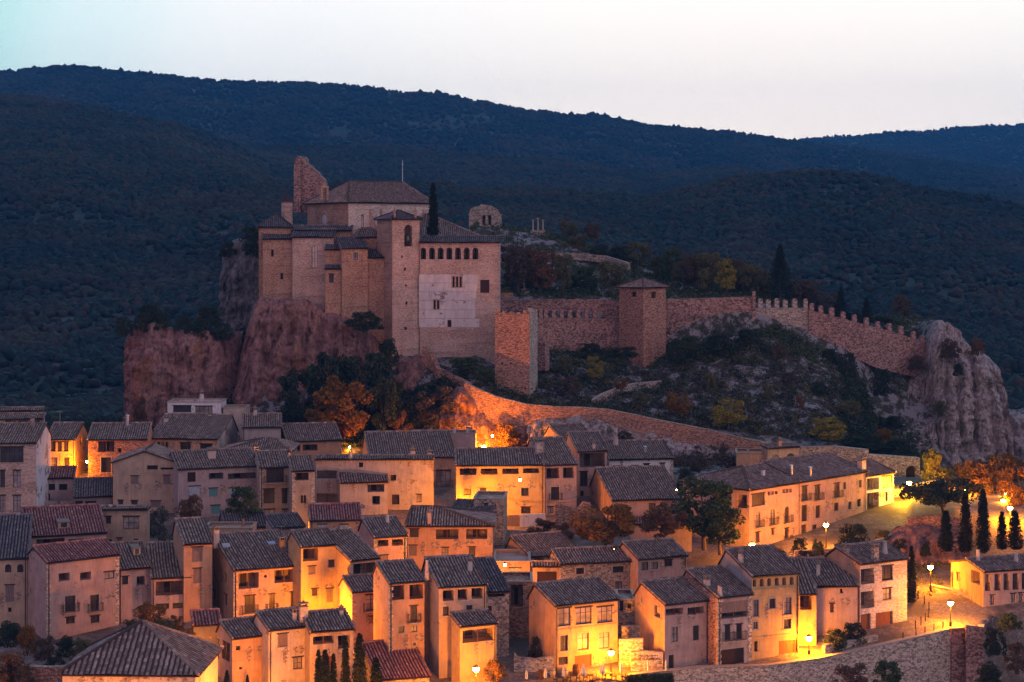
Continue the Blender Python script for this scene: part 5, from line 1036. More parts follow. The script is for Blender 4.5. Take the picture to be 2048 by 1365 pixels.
wallpoly('fortification_wall', 'long curving lower rampart, lit fiery orange at its left end', 'fortification wall',
         [(928, 766, 930, 303), (950, 777, 930, 302.6), (993, 795, 925, 302), (1052, 810, 910, 301.5), (1110, 815, 905, 301.5), (1160, 816, 903, 301.5), (1213, 820, 900, 301.5), (1260, 829, 900, 301.2), (1310, 840, 905, 300.8), (1412, 860, 925, 300), (1480, 876, 935, 299.4), (1560, 893, 945, 299)],
         1.0, M['redstone'], capm=M['stone'])
wallpoly('fortification_wall', 'straight stretch of old wall above the mansion roofs, warm lit', 'fortification wall', [(1597, 896, 960, 296), (1666, 894, 960, 293), (1731, 901, 975, 289)], 1.0, M['stonel'], capm=M['slab'])
wallpoly('curved_wall', 'curved lane wall on the slope below the roofed wall tower', 'wall', [(1186, 803, 822, 310), (1205, 790, 822, 313), (1235, 778, 810, 317), (1270, 768, 793, 321), (1325, 763, 782, 325)], .6, M['stone'], capm=M['slab'])
# gate in the wall
GR_ = empty('gate_wall', P(1733, 975, 288.6)); tag(GR_, 'warm stone wall with a round arched gateway and a small white plaque', 'gateway')
mm = MB(); o0 = GR_.location.copy()
def q3(px, py, Y): return P(px, py, Y) - o0
YA, YB_ = 288.6, 285.4
def onw(px): f = (px - 1733) / (1832 - 1733); return YA + (YB_ - YA) * f
def colm(a, b, t0, t1, z0a, z0b):
    A1, B1, A0, B0 = q3(a, t0, onw(a)), q3(b, t1, onw(b)), q3(a, z0a, onw(a)), q3(b, z0b, onw(b)); dy = Vector((0, 1.6, 0))
    mm.face([tuple(A0), tuple(B0), tuple(B1), tuple(A1)]); mm.face([tuple(A1), tuple(B1), tuple(B1 + dy), tuple(A1 + dy)]); mm.face([tuple(A0 + dy), tuple(B0 + dy), tuple(B1 + dy), tuple(A1 + dy)]); mm.face([tuple(A0), tuple(B0), tuple(B0 + dy), tuple(A0 + dy)])
tp_ = lambda px: 909 + (px - 1733) * .07
colm(1733, 1812, tp_(1733), tp_(1812), 980, 975)
na = 10
for i in range(na):
    a = 1812 + 22 * i / na; b = 1812 + 22 * (i + 1) / na; f = lambda x: 942 - 10 * math.sqrt(max(0, 1 - ((x - 1823) / 11) ** 2)); colm(a, b, tp_(a), tp_(b), f(a), f(b))
colm(1834, 1840, tp_(1834), tp_(1840), 975, 975)
mm.build('wall', M['stonel'], GR_)
m3 = MB()
for i in range(12):
    a0, a1 = math.pi * i / 12, math.pi * (i + 1) / 12; g = lambda r_, t: q3(1823 - r_ * math.cos(t), 943 - r_ * math.sin(t) * 1.0, onw(1823) - .25)
    m3.face([tuple(g(11, a0)), tuple(g(11, a1)), tuple(g(14, a1)), tuple(g(14, a0))])
for a, b in ((1809, 1812), (1834, 1837)): c1, c2 = q3(a, 943, onw(1823) - .25), q3(b, 968, onw(1823) - .25); m3.face([(c1.x, c1.y, c2.z), (c2.x, c1.y, c2.z), (c2.x, c1.y, c1.z), (c1.x, c1.y, c1.z)])
m3.build('arch_ring', M['slab'], GR_)
c1, c2 = q3(1803, 924, onw(1806) - .06), q3(1811, 929, onw(1806) - .06); m3 = MB(); m3.box(c1.x, c2.x, c1.y - .04, c1.y + .05, c2.z, c1.z); m3.build('plaque', M['white'], GR_)
c1, c2 = q3(1812, 930, onw(1823) + 1.5), q3(1834, 972, onw(1823) + 1.5); m3 = MB(); m3.box(c1.x, c2.x, c1.y, c1.y + .12, c2.z, c1.z); m3.build('gate', M['woodd'], GR_)
# ---------------------------------------------------------------- walls of the town
def yw(px): return lerp_tab(YW, px)
def strw(pts): return [(px, top, base, Y) for px, top, base, Y in pts]
wallpoly('terrace_wall', 'yellow lit terrace wall behind the lane lamp below the gateway', 'retaining wall', [(1784, 982, 1020, 271.8), (1820, 973, 1020, 271.8), (1862, 963, 1020, 271.8), (1895, 962, 1020, 272)], .5, M['stonel'], capm=M['slab'])
wallpoly('retaining_wall', 'long pale stone retaining wall below the lamp lit street', 'retaining wall',
         [(1258, 1352, 1540, 201.4), (1400, 1336, 1520, 203), (1536, 1333, 1520, 204.3), (1640, 1318, 1500, 206.8), (1736, 1298, 1490, 209.6), (1836, 1275, 1470, 213), (1901, 1259, 1450, 216)], .7, M['stonel'], capm=M['slab'])
wallpoly('wall_bastion', 'square stone bastion where the street wall turns', 'retaining wall', [(1903, 1259, 1450, 216), (1931, 1257, 1450, 216.2), (1932, 1252, 1455, 214.8), (1967, 1256, 1455, 214.8), (1968, 1250, 1440, 219), (1996, 1232, 1420, 222.5)], .7, M['wallstone'], capm=M['slab'])
wallpoly('parapet_wall', 'curved stone parapet along the outer side of the bending road', 'parapet', [(1858, 1171, 1200, 231), (1900, 1180, 1215, 229.5), (1940, 1196, 1235, 227), (1970, 1213, 1250, 224.6), (1996, 1232, 1262, 222.6)], .6, M['stonel'], capm=M['slab'])
wallpoly('garden_wall', 'rough red lit garden wall below the dark spreading tree', 'garden wall', [(1816, 1038, 1112, 247), (1850, 1034, 1112, 247), (1885, 1032, 1112, 246.6), (1920, 1040, 1112, 246)], .8, M['redstone'], capm=M['wallstone'])
wallpoly('garden_wall', 'low stone wall with thick coping below the round shrub', 'garden wall', [(1650, 1292, 1312, 208.2), (1700, 1284, 1300, 210.5), (1756, 1273, 1288, 212.8)], .5, M['stonel'], capm=M['slab'])
wallpoly('garden_wall', 'rubble wall of the small garden left of the three bay house', 'garden wall', [(1028, 1308, 1350, 203.2), (1034, 1317, 1350, 203.2), (1070, 1321, 1350, 203), (1108, 1313, 1350, 202.6)], .6, M['stonel'], capm=M['stone'])
wallpoly('garden_wall', 'stepped yellow lit yard wall between two front houses', 'garden wall', [(1238, 1281, 1347, 204.5), (1286, 1279, 1345, 204.5)], .5, M['stonel'], capm=M['slab'])
wallpoly('garden_wall', 'higher yard wall with iron rail behind the stepped yard wall', 'garden wall', [(1243, 1255, 1300, 208.5), (1294, 1253, 1300, 208.2)], .5, M['stonel'], capm=M['slab'])
SG = wallpoly('restaurant_wall', 'low stone wall with dark lettering over the restaurant terrace', 'wall', [(1262, 1307, 1347, 203.3), (1290, 1304, 1346, 203.3), (1326, 1307, 1345, 203.2)], .4, M['stonel'], capm=M['slab'])
def text(body, px, py, Y, size, mat, parent, name='lettering'):
    cu = bpy.data.curves.new(name, 'FONT'); cu.body = body; cu.size = size; cu.extrude = .01; cu.align_x = 'LEFT'; o = link(bpy.data.objects.new(name, cu)); cu.materials.append(mat); o.parent = parent
    o.location = P(px, py, Y) - parent.location; o.rotation_euler = (math.pi / 2, 0, 0); return o
text('RESTAURANTE', 1268.5, 1320.5, 203.1, .40, M['iron'], SG)
text('CASA    BAR', 1271, 1314.2, 203.1, .36, M['iron'], SG)
wallpoly('garden_wall', 'white painted yard wall under the bright yellow house', 'garden wall', [(1040, 1030, 1056, 257), (1091, 1028, 1054, 257)], .4, M['white'])
wallpoly('garden_wall', 'dark brown yard wall next to the white painted one', 'garden wall', [(1008, 1032, 1058, 257.3), (1038.5, 1031, 1058, 257.3)], .4, M['dark'])
wallpoly('ruined_wall', 'ragged orange lit ruined wall above the autumn bushes', 'ruined wall', [(1110, 1008, 1062, 256), (1122, 1004, 1062, 256), (1126, 1012, 1062, 256.4), (1158, 1016, 1062, 257), (1166, 1004, 1062, 257), (1182, 1006, 1062, 257)], .6, M['redstone'])
wallpoly('garden_wall', 'low rubble wall between mansion forecourt and the rocky bank', 'garden wall', [(1590, 1104, 1135, 240.5), (1660, 1100, 1135, 241), (1740, 1090, 1130, 243), (1788, 1068, 1110, 247)], .5, M['redstone'], capm=M['stone'])
wallpoly('garden_wall', 'terrace wall under the golden tree right of the tall pink house', 'garden wall', [(238, 1272, 1330, 205), (300, 1270, 1330, 205.3), (372, 1268, 1330, 206)], .5, M['redstone'], capm=M['stone'])
wallpoly('garden_wall', 'rubble retaining wall left of the pyramid roof', 'garden wall', [(-20, 1330, 1420, 193), (55, 1334, 1420, 193), (95, 1336, 1420, 192.5), (135, 1334, 1420, 191)], .5, M['redstone'], capm=M['stone'])
wallpoly('garden_wall', 'low rubble wall under the small red roofed shed', 'garden wall', [(73, 1004, 1022, 266), (147, 1003, 1022, 266)], .5, M['stone'])
# ---------------------------------------------------------------- lamps
SOD = (1.0, .262, .0)
def light(loc, e, parent=None, r=.22, col=SOD, name='lamp_light'):
    l = bpy.data.lights.new(name, 'POINT'); l.energy = e; l.color = col; l.shadow_soft_size = r; o = link(bpy.data.objects.new(name, l)); o.location = loc
    if parent: o.parent = parent
    return o
def streetlamp(px, py, base, label, e=2200, Y=None, s=1.0):
    Y = Y or Yg(base); zb = Zt(px, Y); g = P(px, py, Y); hgt = g.z - zb; root = empty('street_lamp', (g.x, Y, zb)); tag(root, label, 'street lamp', 'street lamps of the village')
    m = MB(); m.lathe(0, 0, [(.16, 0), (.16, .5), (.09, .6), (.06, 1.2), (.05, hgt - .35), (.12, hgt - .28), (.12, hgt - .24)], 8); m.build('pole', M['iron'], root)
    m = MB(); m.lathe(0, 0, [(.18, hgt - .28), (.34, hgt - .08), (.36, hgt + .1), (.26, hgt + .22)], 8); m.build('lantern', M['lampglass'], root)
    m = MB(); m.lathe(0, 0, [(.40, hgt + .225), (.16, hgt + .42), (.03, hgt + .55)], 8); m.build('lamp_cap', M['iron'], root)
    cl = (1.0, .50, .01) if 'yellow lane' in label else SOD
    light((0, 0, hgt - .55), e, root, col=cl); light((0, -.5, hgt + .1), e * .35, root, col=cl); return root
def walllamp(px, py, Y, label, e, off=(0, -.5)):
    g = P(px, py, Y); root = empty('wall_lamp', g); tag(root, label, 'wall lamp', 'lamps fixed to house walls')
    m = MB(); m.box(-.03, .03, -.05, .6, .28, .33); m.build('bracket', M['iron'], root)
    m = MB(); m.lathe(0, 0, [(.1, -.2), (.17, 0), (.15, .15)], 8); m.build('lantern', M['lampglass'], root); m = MB(); m.lathe(0, 0, [(.24, .155), (.02, .38)], 8); m.build('lamp_cap', M['iron'], root)
    light((off[0], off[1], -.4), e, root); return root
LS = 2.6
streetlamp(952, 1339, 1392, 'bright street lamp in front of the tiled porch bay', 2600 * LS, Y=192.5)
streetlamp(1222, 1306, 1352, 'street lamp on the restaurant terrace by the three bay house', 2300 * LS)
streetlamp(1618, 1277, 1320, 'street lamp on the street edge before the big garage door', 2300 * LS, Y=208.4)
streetlamp(1901, 1207, 1258, 'street lamp on the corner of the road bend above the bastion', 2300 * LS, Y=217.5)
streetlamp(1861, 1135, 1183, 'street lamp beside the parapet at the upper road bend', 2000 * LS)
streetlamp(1818, 967, 1012, 'street lamp in the yellow lane below the arched gateway', 2400 * LS, Y=268)
streetlamp(1934, 980, 1030, 'street lamp behind the second cypress, near the autumn trees', 4200 * LS, Y=270)
streetlamp(2007, 1002, 1045, 'left lamp of the three clustered above the paired cypresses', 3600 * LS, Y=262)
streetlamp(2013, 989, 1030, 'highest lamp of the three clustered above the paired cypresses', 3600 * LS, Y=268)
streetlamp(2020, 1017, 1070, 'lowest and brightest lamp of the three above the paired cypresses', 4000 * LS, Y=252)
streetlamp(1652, 1050, 1100, 'street lamp before the white framed mansion windows', 2400 * LS, Y=246)
streetlamp(1504, 1090, 1135, 'street lamp rising behind the broad roof near the mansion corner', 2400 * LS, Y=240)
streetlamp(967, 894, 930, 'small street lamp at the foot of the fiery orange rampart', 2600 * LS, Y=296)
walllamp(174, 924, 279.6, 'wall lamp in the alley beside the yellow lit narrow house', 2000 * LS, (-1.4, -1.6))
walllamp(1354, 981, 262, 'tiny wall lamp at the right end of the broad gabled roof', 60 * LS)
walllamp(640, 1229, 211.5, 'hidden wall lamp making the courtyard wall glow yellow', 4600 * LS, (0, -.8))
walllamp(932, 1012, 257.2, 'hidden wall lamp under the bright yellow railed house', 5200 * LS, (0, -.6))
walllamp(606, 1050, 249, 'wall lamp inside the glowing yellow passage', 200 * LS)
walllamp(392, 1290, 205, 'wall lamp beside the glowing yellow bush behind the pyramid roof', 500 * LS)
walllamp(1010, 1130, 222, 'hidden wall lamp under the small lit gable', 1500 * LS)
walllamp(905, 1140, 222, 'hidden wall lamp below the orange corner house', 2600 * LS)
walllamp(1230, 1100, 232, 'hidden wall lamp lighting the autumn tree from below', 1800 * LS)
walllamp(985, 872, 296, 'hidden wall lamp against the fiery orange rampart', 3000 * LS, (0, -1.5))
walllamp(855, 893, 296, 'hidden wall lamp below the pink rock face', 1400 * LS)
walllamp(700, 895, 300, 'hidden wall lamp under the orange autumn tree by the cliff', 1500 * LS)
walllamp(520, 930, 278, 'hidden wall lamp in the lane below the orange loggia house', 1500 * LS)
walllamp(330, 900, 272, 'hidden wall lamp under the three small arches', 1500 * LS)
walllamp(520, 1392, 190, 'wall lamp low between the front left houses', 2600 * LS, (0, -2))
walllamp(745, 1400, 190, 'wall lamp by the foreground sloping roof', 2200 * LS, (0, -2))
walllamp(1130, 1150, 228, 'wall lamp under the grey stone house', 300 * LS)
walllamp(408, 1306, 210, 'hidden wall lamp low on the orange side wall', 2400 * LS)
walllamp(1040, 960, 259.5, 'hidden wall lamp near the ragged ruined wall', 10 * LS)
streetlamp(1850, 975, 1000, 'hidden lamp among the creepers right of the gateway', 2600 * LS, Y=280)
streetlamp(180, 1500, 1560, 'street lamp on the lane below the tall pink house', 3000 * LS, Y=176)
streetlamp(610, 1450, 1500, 'street lamp on the lane below the front houses', 3600 * LS, Y=182)
streetlamp(1420, 1450, 1500, 'street lamp in the gardens below the retaining wall', 900 * LS, Y=186)
# ---------------------------------------------------------------- terrace furniture, bollards, parasols
for i, (px, yt, yb, w) in enumerate(((1053, 1339, 1366, 0), (1091, 1336, 1364, 0), (1127, 1331, 1362, 0), (1167, 1328, 1360, 1), (1205, 1327, 1356, 1), (1242, 1321, 1353, 0), (1296, 1321, 1352, 0), (1332, 1320, 1350, 0))):
    Y = Yg(yb + 2) if px < 1255 else 202.6; zb = Zt(px, Y); t = P(px, yt, Y); hh = t.z - zb; r = empty('parasol', (t.x, Y, zb))
    lab = ['first from the left, yellow lit', 'second from the left, thin and pale', 'third from the left, before the rubble wall', 'widest and white, before the wooden door', 'pale one right of the wooden door', 'thin one right of the terrace lamp', 'yellow lit one before the lettered wall', 'last one, by the stone framed doorway'][i]
    tag(r, 'closed terrace parasol, ' + lab, 'parasol', 'closed parasols on the restaurant terrace')
    m = MB(); m.lathe(0, 0, [(.03, 0), (.03, hh)], 6); m.build('pole', M['wood'], r)
    m = MB(); k = 1.35 if w else .85; n = 10; pr = [(.17, .55), (.24, .8), (.2, 1.2), (.12, hh - .25), (.04, hh - .02)]
    for (ra, za), (rb, z2) in zip(pr, pr[1:]):
        for q in range(n):
            f = lambda r_, j: r_ * k * (1 if j % 2 else .62); a0, a1 = 2 * math.pi * q / n, 2 * math.pi * (q + 1) / n
            m.face([(f(ra, q) * math.cos(a0), f(ra, q) * math.sin(a0), za), (f(ra, q + 1) * math.cos(a1), f(ra, q + 1) * math.sin(a1), za), (f(rb, q + 1) * math.cos(a1), f(rb, q + 1) * math.sin(a1), z2), (f(rb, q) * math.cos(a0), f(rb, q) * math.sin(a0), z2)])
    m.build('canopy', M['canvas'], r)
def table(px, py, label):
    Y = Yg(py); r = empty('cafe_table', ((px - CX) / F * Y, Y, Gz(Y))); tag(r, label, 'table', 'tables on the restaurant terrace')
    m = MB(); m.box(-.4, .4, -.4, .4, .7, .74); m.build('table_top', M['woodd'], r)
    for sx in (-1, 1):
        for sy in (-1, 1): m = MB(); m.box(sx * .34 - .025, sx * .34 + .025, sy * .34 - .025, sy * .34 + .025, 0, .7); m.build('leg', M['iron'], r)
chp = None
def chair(px, py, rz, label):
    global chp
    Y = Yg(py); loc = ((px - CX) / F * Y, Y, Gz(Y))
    if chp is None:
        r = empty('cafe_chair', loc, rz); m = MB(); m.box(-.22, .22, -.22, .22, .43, .47); m.build('seat', M['woodd'], r); m = MB(); m.box(-.22, .22, .2, .23, .6, .88); m.build('backrest', M['woodd'], r)
        for sx in (-1, 1):
            m = MB(); m.box(sx * .2 - .02, sx * .2 + .02, -.22, -.18, 0, .43); m.build('leg', M['iron'], r); m = MB(); m.box(sx * .2 - .02, sx * .2 + .02, .18, .22, 0, .85); m.build('leg', M['iron'], r)
        chp = r
    else:
        r = link(chp.copy()); r.location = loc; r.rotation_euler = (0, 0, rz)
        for c in chp.children: d = link(c.copy()); d.parent = r
    tag(r, label, 'chair', 'dark chairs on the restaurant terrace')
tabs = [(1120, 1368), (1147, 1364), (1180, 1363), (1192, 1369), (1217, 1359), (1238, 1361)]
near = ['under the third parasol', 'left of the wide white parasol', 'right of the wide white parasol', 'at the photo bottom before the wooden door', 'at the foot of the terrace lamp', 'by the end of the dark hedge']
for (px, py), nm in zip(tabs, near):
    table(px, py, 'dark terrace table ' + nm)
    chair(px - 9, py - .5, math.radians(90), 'left chair of the terrace table ' + nm); chair(px + 9, py + .5, math.radians(-90), 'right chair of the terrace table ' + nm)
for i, (px, py, s, c) in enumerate(((1083, 1358, 1, 'dark barrel behind the second parasol'), (1105, 1354, .9, 'pale barrel at the rubble wall'), (1131, 1352, .8, 'small pale jar right of the third parasol'), (1152, 1349, 1.1, 'brown barrel left of the wooden door'))):
    Y = Yg(py); m = MB(); m.lathe(0, 0, [(.3 * s, 0), (.4 * s, .5 * s), (.3 * s, s)], 14); m.smooth = False
    for z in (.15, .8): m.lathe(0, 0, [((.3 + .1 * (1 - abs(z - .5) * 2) ** .6) * s + .015, z * s), ((.3 + .1 * (1 - abs(z - .5) * 2) ** .6) * s + .015, (z + .06) * s)], 14, 1)
    r = empty('barrel', ((px - CX) / F * Y, Y, Gz(Y))); tag(r, c, 'barrel', 'barrels and jars along the restaurant wall'); m.build('body', [M['wood'] if i in (0, 3) else M['slab'], M['iron']], r)
bp = [(1831, 1258), (1842, 1250), (1851, 1243), (1857, 1235), (1858, 1221), (1849, 1208), (1836, 1198), (1806, 1282), (1832, 1276), (1850, 1270), (1868, 1265), (1886, 1261), (1776, 1290), (1593, 1330), (1570, 1333)]
b0 = None
for i, (px, py) in enumerate(bp):
    Y = Yg(py); loc = ((px - CX) / F * Y, Y, Zt(px, Y))
    if b0 is None:
        m = MB(); m.lathe(0, 0, [(.07, 0), (.06, .85), (.09, .88), (.09, .95), (.02, 1.02)], 8); b0 = m.build('bollard', M['iron'], None, loc); o = b0
    else: o = link(b0.copy()); o.location = loc
    od = ['farthest', 'second farthest', 'third farthest', 'middle', 'third nearest', 'second nearest', 'nearest']
    lb = (od[i] + ' thin bollard of the row curving from house to road bend') if i < 7 else 'thin bollard on the retaining wall edge, ' + ['just right of the round shrubs', 'third from the bend lamp', 'second from the bend lamp', 'beside the bend lamp', 'right of the bend lamp', 'below the garden wall end', 'left of the garage door lamp', 'leftmost, before the garage door'][i - 7]
    tag(o, lb, 'bollard', 'bollards around the street bend' if i < 7 else 'bollards along the street edge')
m = MB()
for k in range(0, 14): pass
# overhead cables and aerials
def cable(a, b, sag, label):
    m = MB(); A_, B_ = P(*a), P(*b); pts = [A_.lerp(B_, t / 10) - Vector((0, 0, sag * 4 * (t / 10) * (1 - t / 10))) for t in range(11)]; m.tube([tuple(p - A_) for p in pts], .02, 4); o = m.build('cable', M['iron'], None, A_); tag(o, label, 'cable')
cable((1008, 994, 256), (1166, 990, 256), .8, 'upper sagging cable across the bright yellow wall'); cable((1008, 998, 256), (1166, 1001, 256), .5, 'lower sagging cable across the yellow wall')
cable((90, 917, 279.5), (228, 921, 279.5), .2, 'thin cable crossing the yellow lit alley')
def aerial(px, yt, yb, Y, label):
    b = P(px, yb, Y); hh = (yb - yt) / F * Y; m = MB(); m.tube([(0, 0, -.4), (0, 0, hh)], .03, 5); m.tube([(-.5, 0, hh * .92), (.5, 0, hh * .92)], .02, 4)
    for k in range(6): m.tube([(-.45 + k * .18, -.22, hh * .92), (-.45 + k * .18, .22, hh * .92)], .012, 4)
    o = m.build('aerial', M['metal'], None, b); tag(o, label, 'aerial')
for a in ((120, 822, 850, 283, 'rod aerial on the roof of the yellow lit house'), (252, 834, 850, 280, 'short aerial on the roof right of the yellow lit house'), (556, 826, 838, 286, 'small dish aerial at the ridge end below the dark trees'), (1392, 1038, 1070, 246, 'white aerial among the trees beside the mansion'), (563, 1052, 1075, 240, 'aerial over the low lean-to roofs in the middle'), (1570, 1105, 1135, 225, 'thin aerial on the broad roof near the lamp')): aerial(*a)
# ---------------------------------------------------------------- trees and scrub
def leaves(centers, sig, per, size, elong=1.0):
    n = len(centers) * per; c = np.repeat(np.array(centers), per, 0); s = np.repeat(np.array(sig), per)[:, None]
    d = rng.normal(0, 1, (n, 3)); d /= np.linalg.norm(d, axis=1, keepdims=True) + 1e-6; r = rng.uniform(.35, 1, (n, 1)) ** .5
    p = c + d * r * s * np.array([1, 1, .8]); u = rng.normal(0, 1, (n, 3)); u /= np.linalg.norm(u, axis=1, keepdims=True); v = np.cross(u, rng.normal(0, 1, (n, 3))); v /= np.linalg.norm(v, axis=1, keepdims=True) + 1e-6
    sz = size * rng.uniform(.6, 1.4, (n, 1)); V = np.stack([p - u * sz - v * sz * .6, p + u * sz - v * sz * .6, p + u * sz + v * sz * .6, p - u * sz + v * sz * .6], 1)
    return V.reshape(-1, 3), np.arange(n * 4).reshape(-1, 4)
PAL = dict(green=[(.035, .055, .025), (.065, .10, .035), (.09, .13, .045), (.05, .075, .03)], dark=[(.018, .03, .019), (.035, .052, .029), (.058, .072, .038), (.027, .042, .024)], yellow=[(.13, .12, .02), (.27, .24, .03), (.34, .29, .045), (.12, .13, .03)],
           olive=[(.07, .075, .035), (.13, .13, .05), (.17, .16, .06), (.09, .09, .04)], rust=[(.10, .055, .03), (.18, .09, .045), (.22, .12, .055), (.09, .07, .04)], brown=[(.06, .045, .035), (.12, .085, .06), (.16, .11, .07), (.06, .055, .04)],
           orange=[(.12, .055, .015), (.22, .11, .02), (.28, .15, .03), (.10, .07, .02)], cyp=[(.008, .014, .009), (.014, .024, .012), (.022, .032, .014), (.01, .018, .01)], grey=[(.08, .085, .08), (.09, .09, .08), (.12, .12, .10), (.06, .055, .045)])
LM = {k: leaf('leaves_' + k, v) for k, v in PAL.items()}
PROTO = {}
def proto(kind, pal, var):
    key = (kind, pal, var)
    if key in PROTO: return PROTO[key]
    tr = MB(); cen = []; sig = []
    if kind == 'round':       # unit height 1, crown width ~.8
        tr.tube([(0, 0, 0), (.01, 0, .18), (.0, .02, .38)], [.035, .028, .02], 7)
        for i in range(7):
            a = i * .9 + random.random(); r = random.uniform(.16, .3); z = random.uniform(.5, .85); tr.tube([(0, .01, .22 + .03 * i), (r * .5 * math.cos(a), r * .5 * math.sin(a), z * .75), (r * math.cos(a), r * math.sin(a), z)], [.016, .01, .004], 5)
        for i in range(44):
            a = random.uniform(0, 6.28); z = random.uniform(.26, .93); rr = .40 * math.sqrt(max(.05, 1 - ((z - .6) / .42) ** 2)) * random.uniform(.35, .95); cen.append((rr * math.cos(a), rr * math.sin(a), z)); sig.append(random.uniform(.07, .13))
        V, Fc = leaves(cen, sig, 130, .015)
    elif kind == 'broad':
        tr.tube([(0, 0, 0), (.05, 0, .2), (-.02, .02, .42)], [.05, .035, .03], 7)
        for i in range(9):
            a = i * .7; r = random.uniform(.4, .75); tr.tube([(0, .01, .3 + .02 * i), (r * .5 * math.cos(a), r * .4 * math.sin(a), .55), (r * math.cos(a), r * .6 * math.sin(a), random.uniform(.6, .8))], [.022, .014, .005], 5)
        for i in range(80):
            a = random.uniform(0, 6.28); rr = .85 * math.sqrt(random.random()); z = .62 + random.uniform(-.12, .2) * (1 - .4 * rr); cen.append((rr * math.cos(a), rr * .7 * math.sin(a), z)); sig.append(random.uniform(.08, .15))
        V, Fc = leaves(cen, sig, 110, .016)
    elif kind == 'bush':
        for i in range(6): a = i * 1.05; tr.tube([(0, 0, -.05), (.15 * math.cos(a), .15 * math.sin(a), .4), (.35 * math.cos(a), .35 * math.sin(a), .75)], [.02, .014, .004], 5)
        for i in range(46):
            a = random.uniform(0, 6.28); z = random.uniform(.05, .88); rr = .55 * math.sqrt(max(.05, 1 - z ** 2)) * random.uniform(.3, 1); cen.append((rr * math.cos(a), rr * math.sin(a), z)); sig.append(random.uniform(.1, .17))
        V, Fc = leaves(cen, sig, 110, .02)
    elif kind == 'cypress':
        tr.tube([(0, 0, 0), (0, 0, .5), (0, 0, .9)], [.018, .012, .004], 6)
        for i in range(60):
            z = .04 + .93 * (i / 59); w = .085 * min(1, (z + .05) / .2) ** .5 * max(.0, 1 - z) ** .55 * random.uniform(.85, 1.25)
            for k in range(3): a = random.uniform(0, 6.28); cen.append((w * .55 * math.cos(a), w * .55 * math.sin(a), z)); sig.append(w * .75 + .006)
        V, Fc = leaves(cen, sig, 42, .008)
    elif kind == 'conifer':
        tr.tube([(0, 0, 0), (0, 0, .95)], [.025, .004], 6)
        for i in range(26):
            z = .08 + .9 * i / 25; w = .30 * (1 - z) ** .9 * random.uniform(.7, 1.15) + .01
            for k in range(7): a = k * .9 + i; cen.append((w * math.cos(a), w * math.sin(a), z - .02)); sig.append(.03 + .05 * (1 - z)); cen.append((w * .5 * math.cos(a), w * .5 * math.sin(a), z)); sig.append(.03 + .04 * (1 - z))
        V, Fc = leaves(cen, sig, 14, .011)
    cr = np_mesh('crown', V, Fc, LM[pal]); tk = tr.build('trunk', M['bark']); r = empty('tree', (0, 0, 0)); cr.parent = r; tk.parent = r
    PROTO[key] = [r, cr, tk, False]; return PROTO[key]
def tree(kind, pal, px, base, htpx, label, Y=None, wpx=None, group=None, name=None, z=None, var=None):
    p = proto(kind, pal, random.randint(0, 1) if var is None else var)
    if Y is None: Y = Yg(base)
    zz = -(base - HY) / F * Y if z is None else z; hgt = htpx / F * Y; nat = {'round': .8, 'broad': 1.7, 'bush': 1.25, 'cypress': .15, 'conifer': .6}[kind] * hgt; w = (wpx / F * Y / nat) if wpx else 1
    if not p[3]: r, cr, tk = p[:3]; p[3] = True; new = False
    else: r = link(p[0].copy()); cr = link(p[1].copy()); tk = link(p[2].copy()); cr.parent = r; tk.parent = r
    r.name = name or {'bush': 'shrub', 'cypress': 'cypress_tree', 'conifer': 'conifer_tree'}.get(kind, 'tree'); r.location = ((px - CX) / F * Y, Y, zz); r.scale = (hgt * w, hgt * w, hgt); r.rotation_euler = (0, 0, random.uniform(0, 6.28))
    tag(r, label, {'bush': 'shrub'}.get(kind, 'tree'), group); return r
# cypresses
tree('cypress', 'cyp', 866, 486, 122, 'tall lone cypress rising beside the church roof', Y=324, wpx=20)
for px, b_, ht, w, Y, lb in ((1892, 1104, 84, 25, 240, 'shortest and leftmost cypress of the roadside row'), (1931, 1106, 122, 24, 241, 'second cypress of the roadside row, under a lamp'), (1966, 1107, 130, 25, 240, 'tallest middle cypress of the roadside row'),
                          (2004, 1100, 78, 20, 242, 'fourth cypress of the roadside row, left of the paired lamps'), (2030, 1100, 80, 26, 239, 'last wide cypress of the roadside row under the brightest lamp')):
    tree('cypress', 'cyp', px, b_, ht, lb, Y=Y, wpx=w, group='cypresses along the upper road')
for px, b_, ht, w, Y, lb in ((691, 1385, 110, 17, 195, 'slim cypress before the front glazed gallery house'), (719, 1395, 130, 26, 193.5, 'tallest cypress in the front, left of the red sloping roof'), (637, 1390, 92, 16, 194.5, 'leftmost cypress of the front dark clump'),
                          (650, 1392, 94, 22, 194, 'widest cypress of the front dark clump'), (667, 1390, 84, 15, 195, 'right cypress of the front dark clump'), (752, 1390, 76, 24, 192.5, 'short cypress in front of the red sloping roof'),
                          (454, 1380, 40, 12, 197, 'tiny cypress tip before the board marked house'), (495, 1385, 36, 8, 197, 'thinnest cypress tip at the bottom edge'), (1823, 1212, 122, 18, 226, 'tall cypress beside the house with timber balconies'), (1797, 1125, 32, 9, 236, 'small young cypress behind the street bend house')):
    tree('cypress', 'cyp', px, b_, ht, lb, Y=Y, wpx=w)
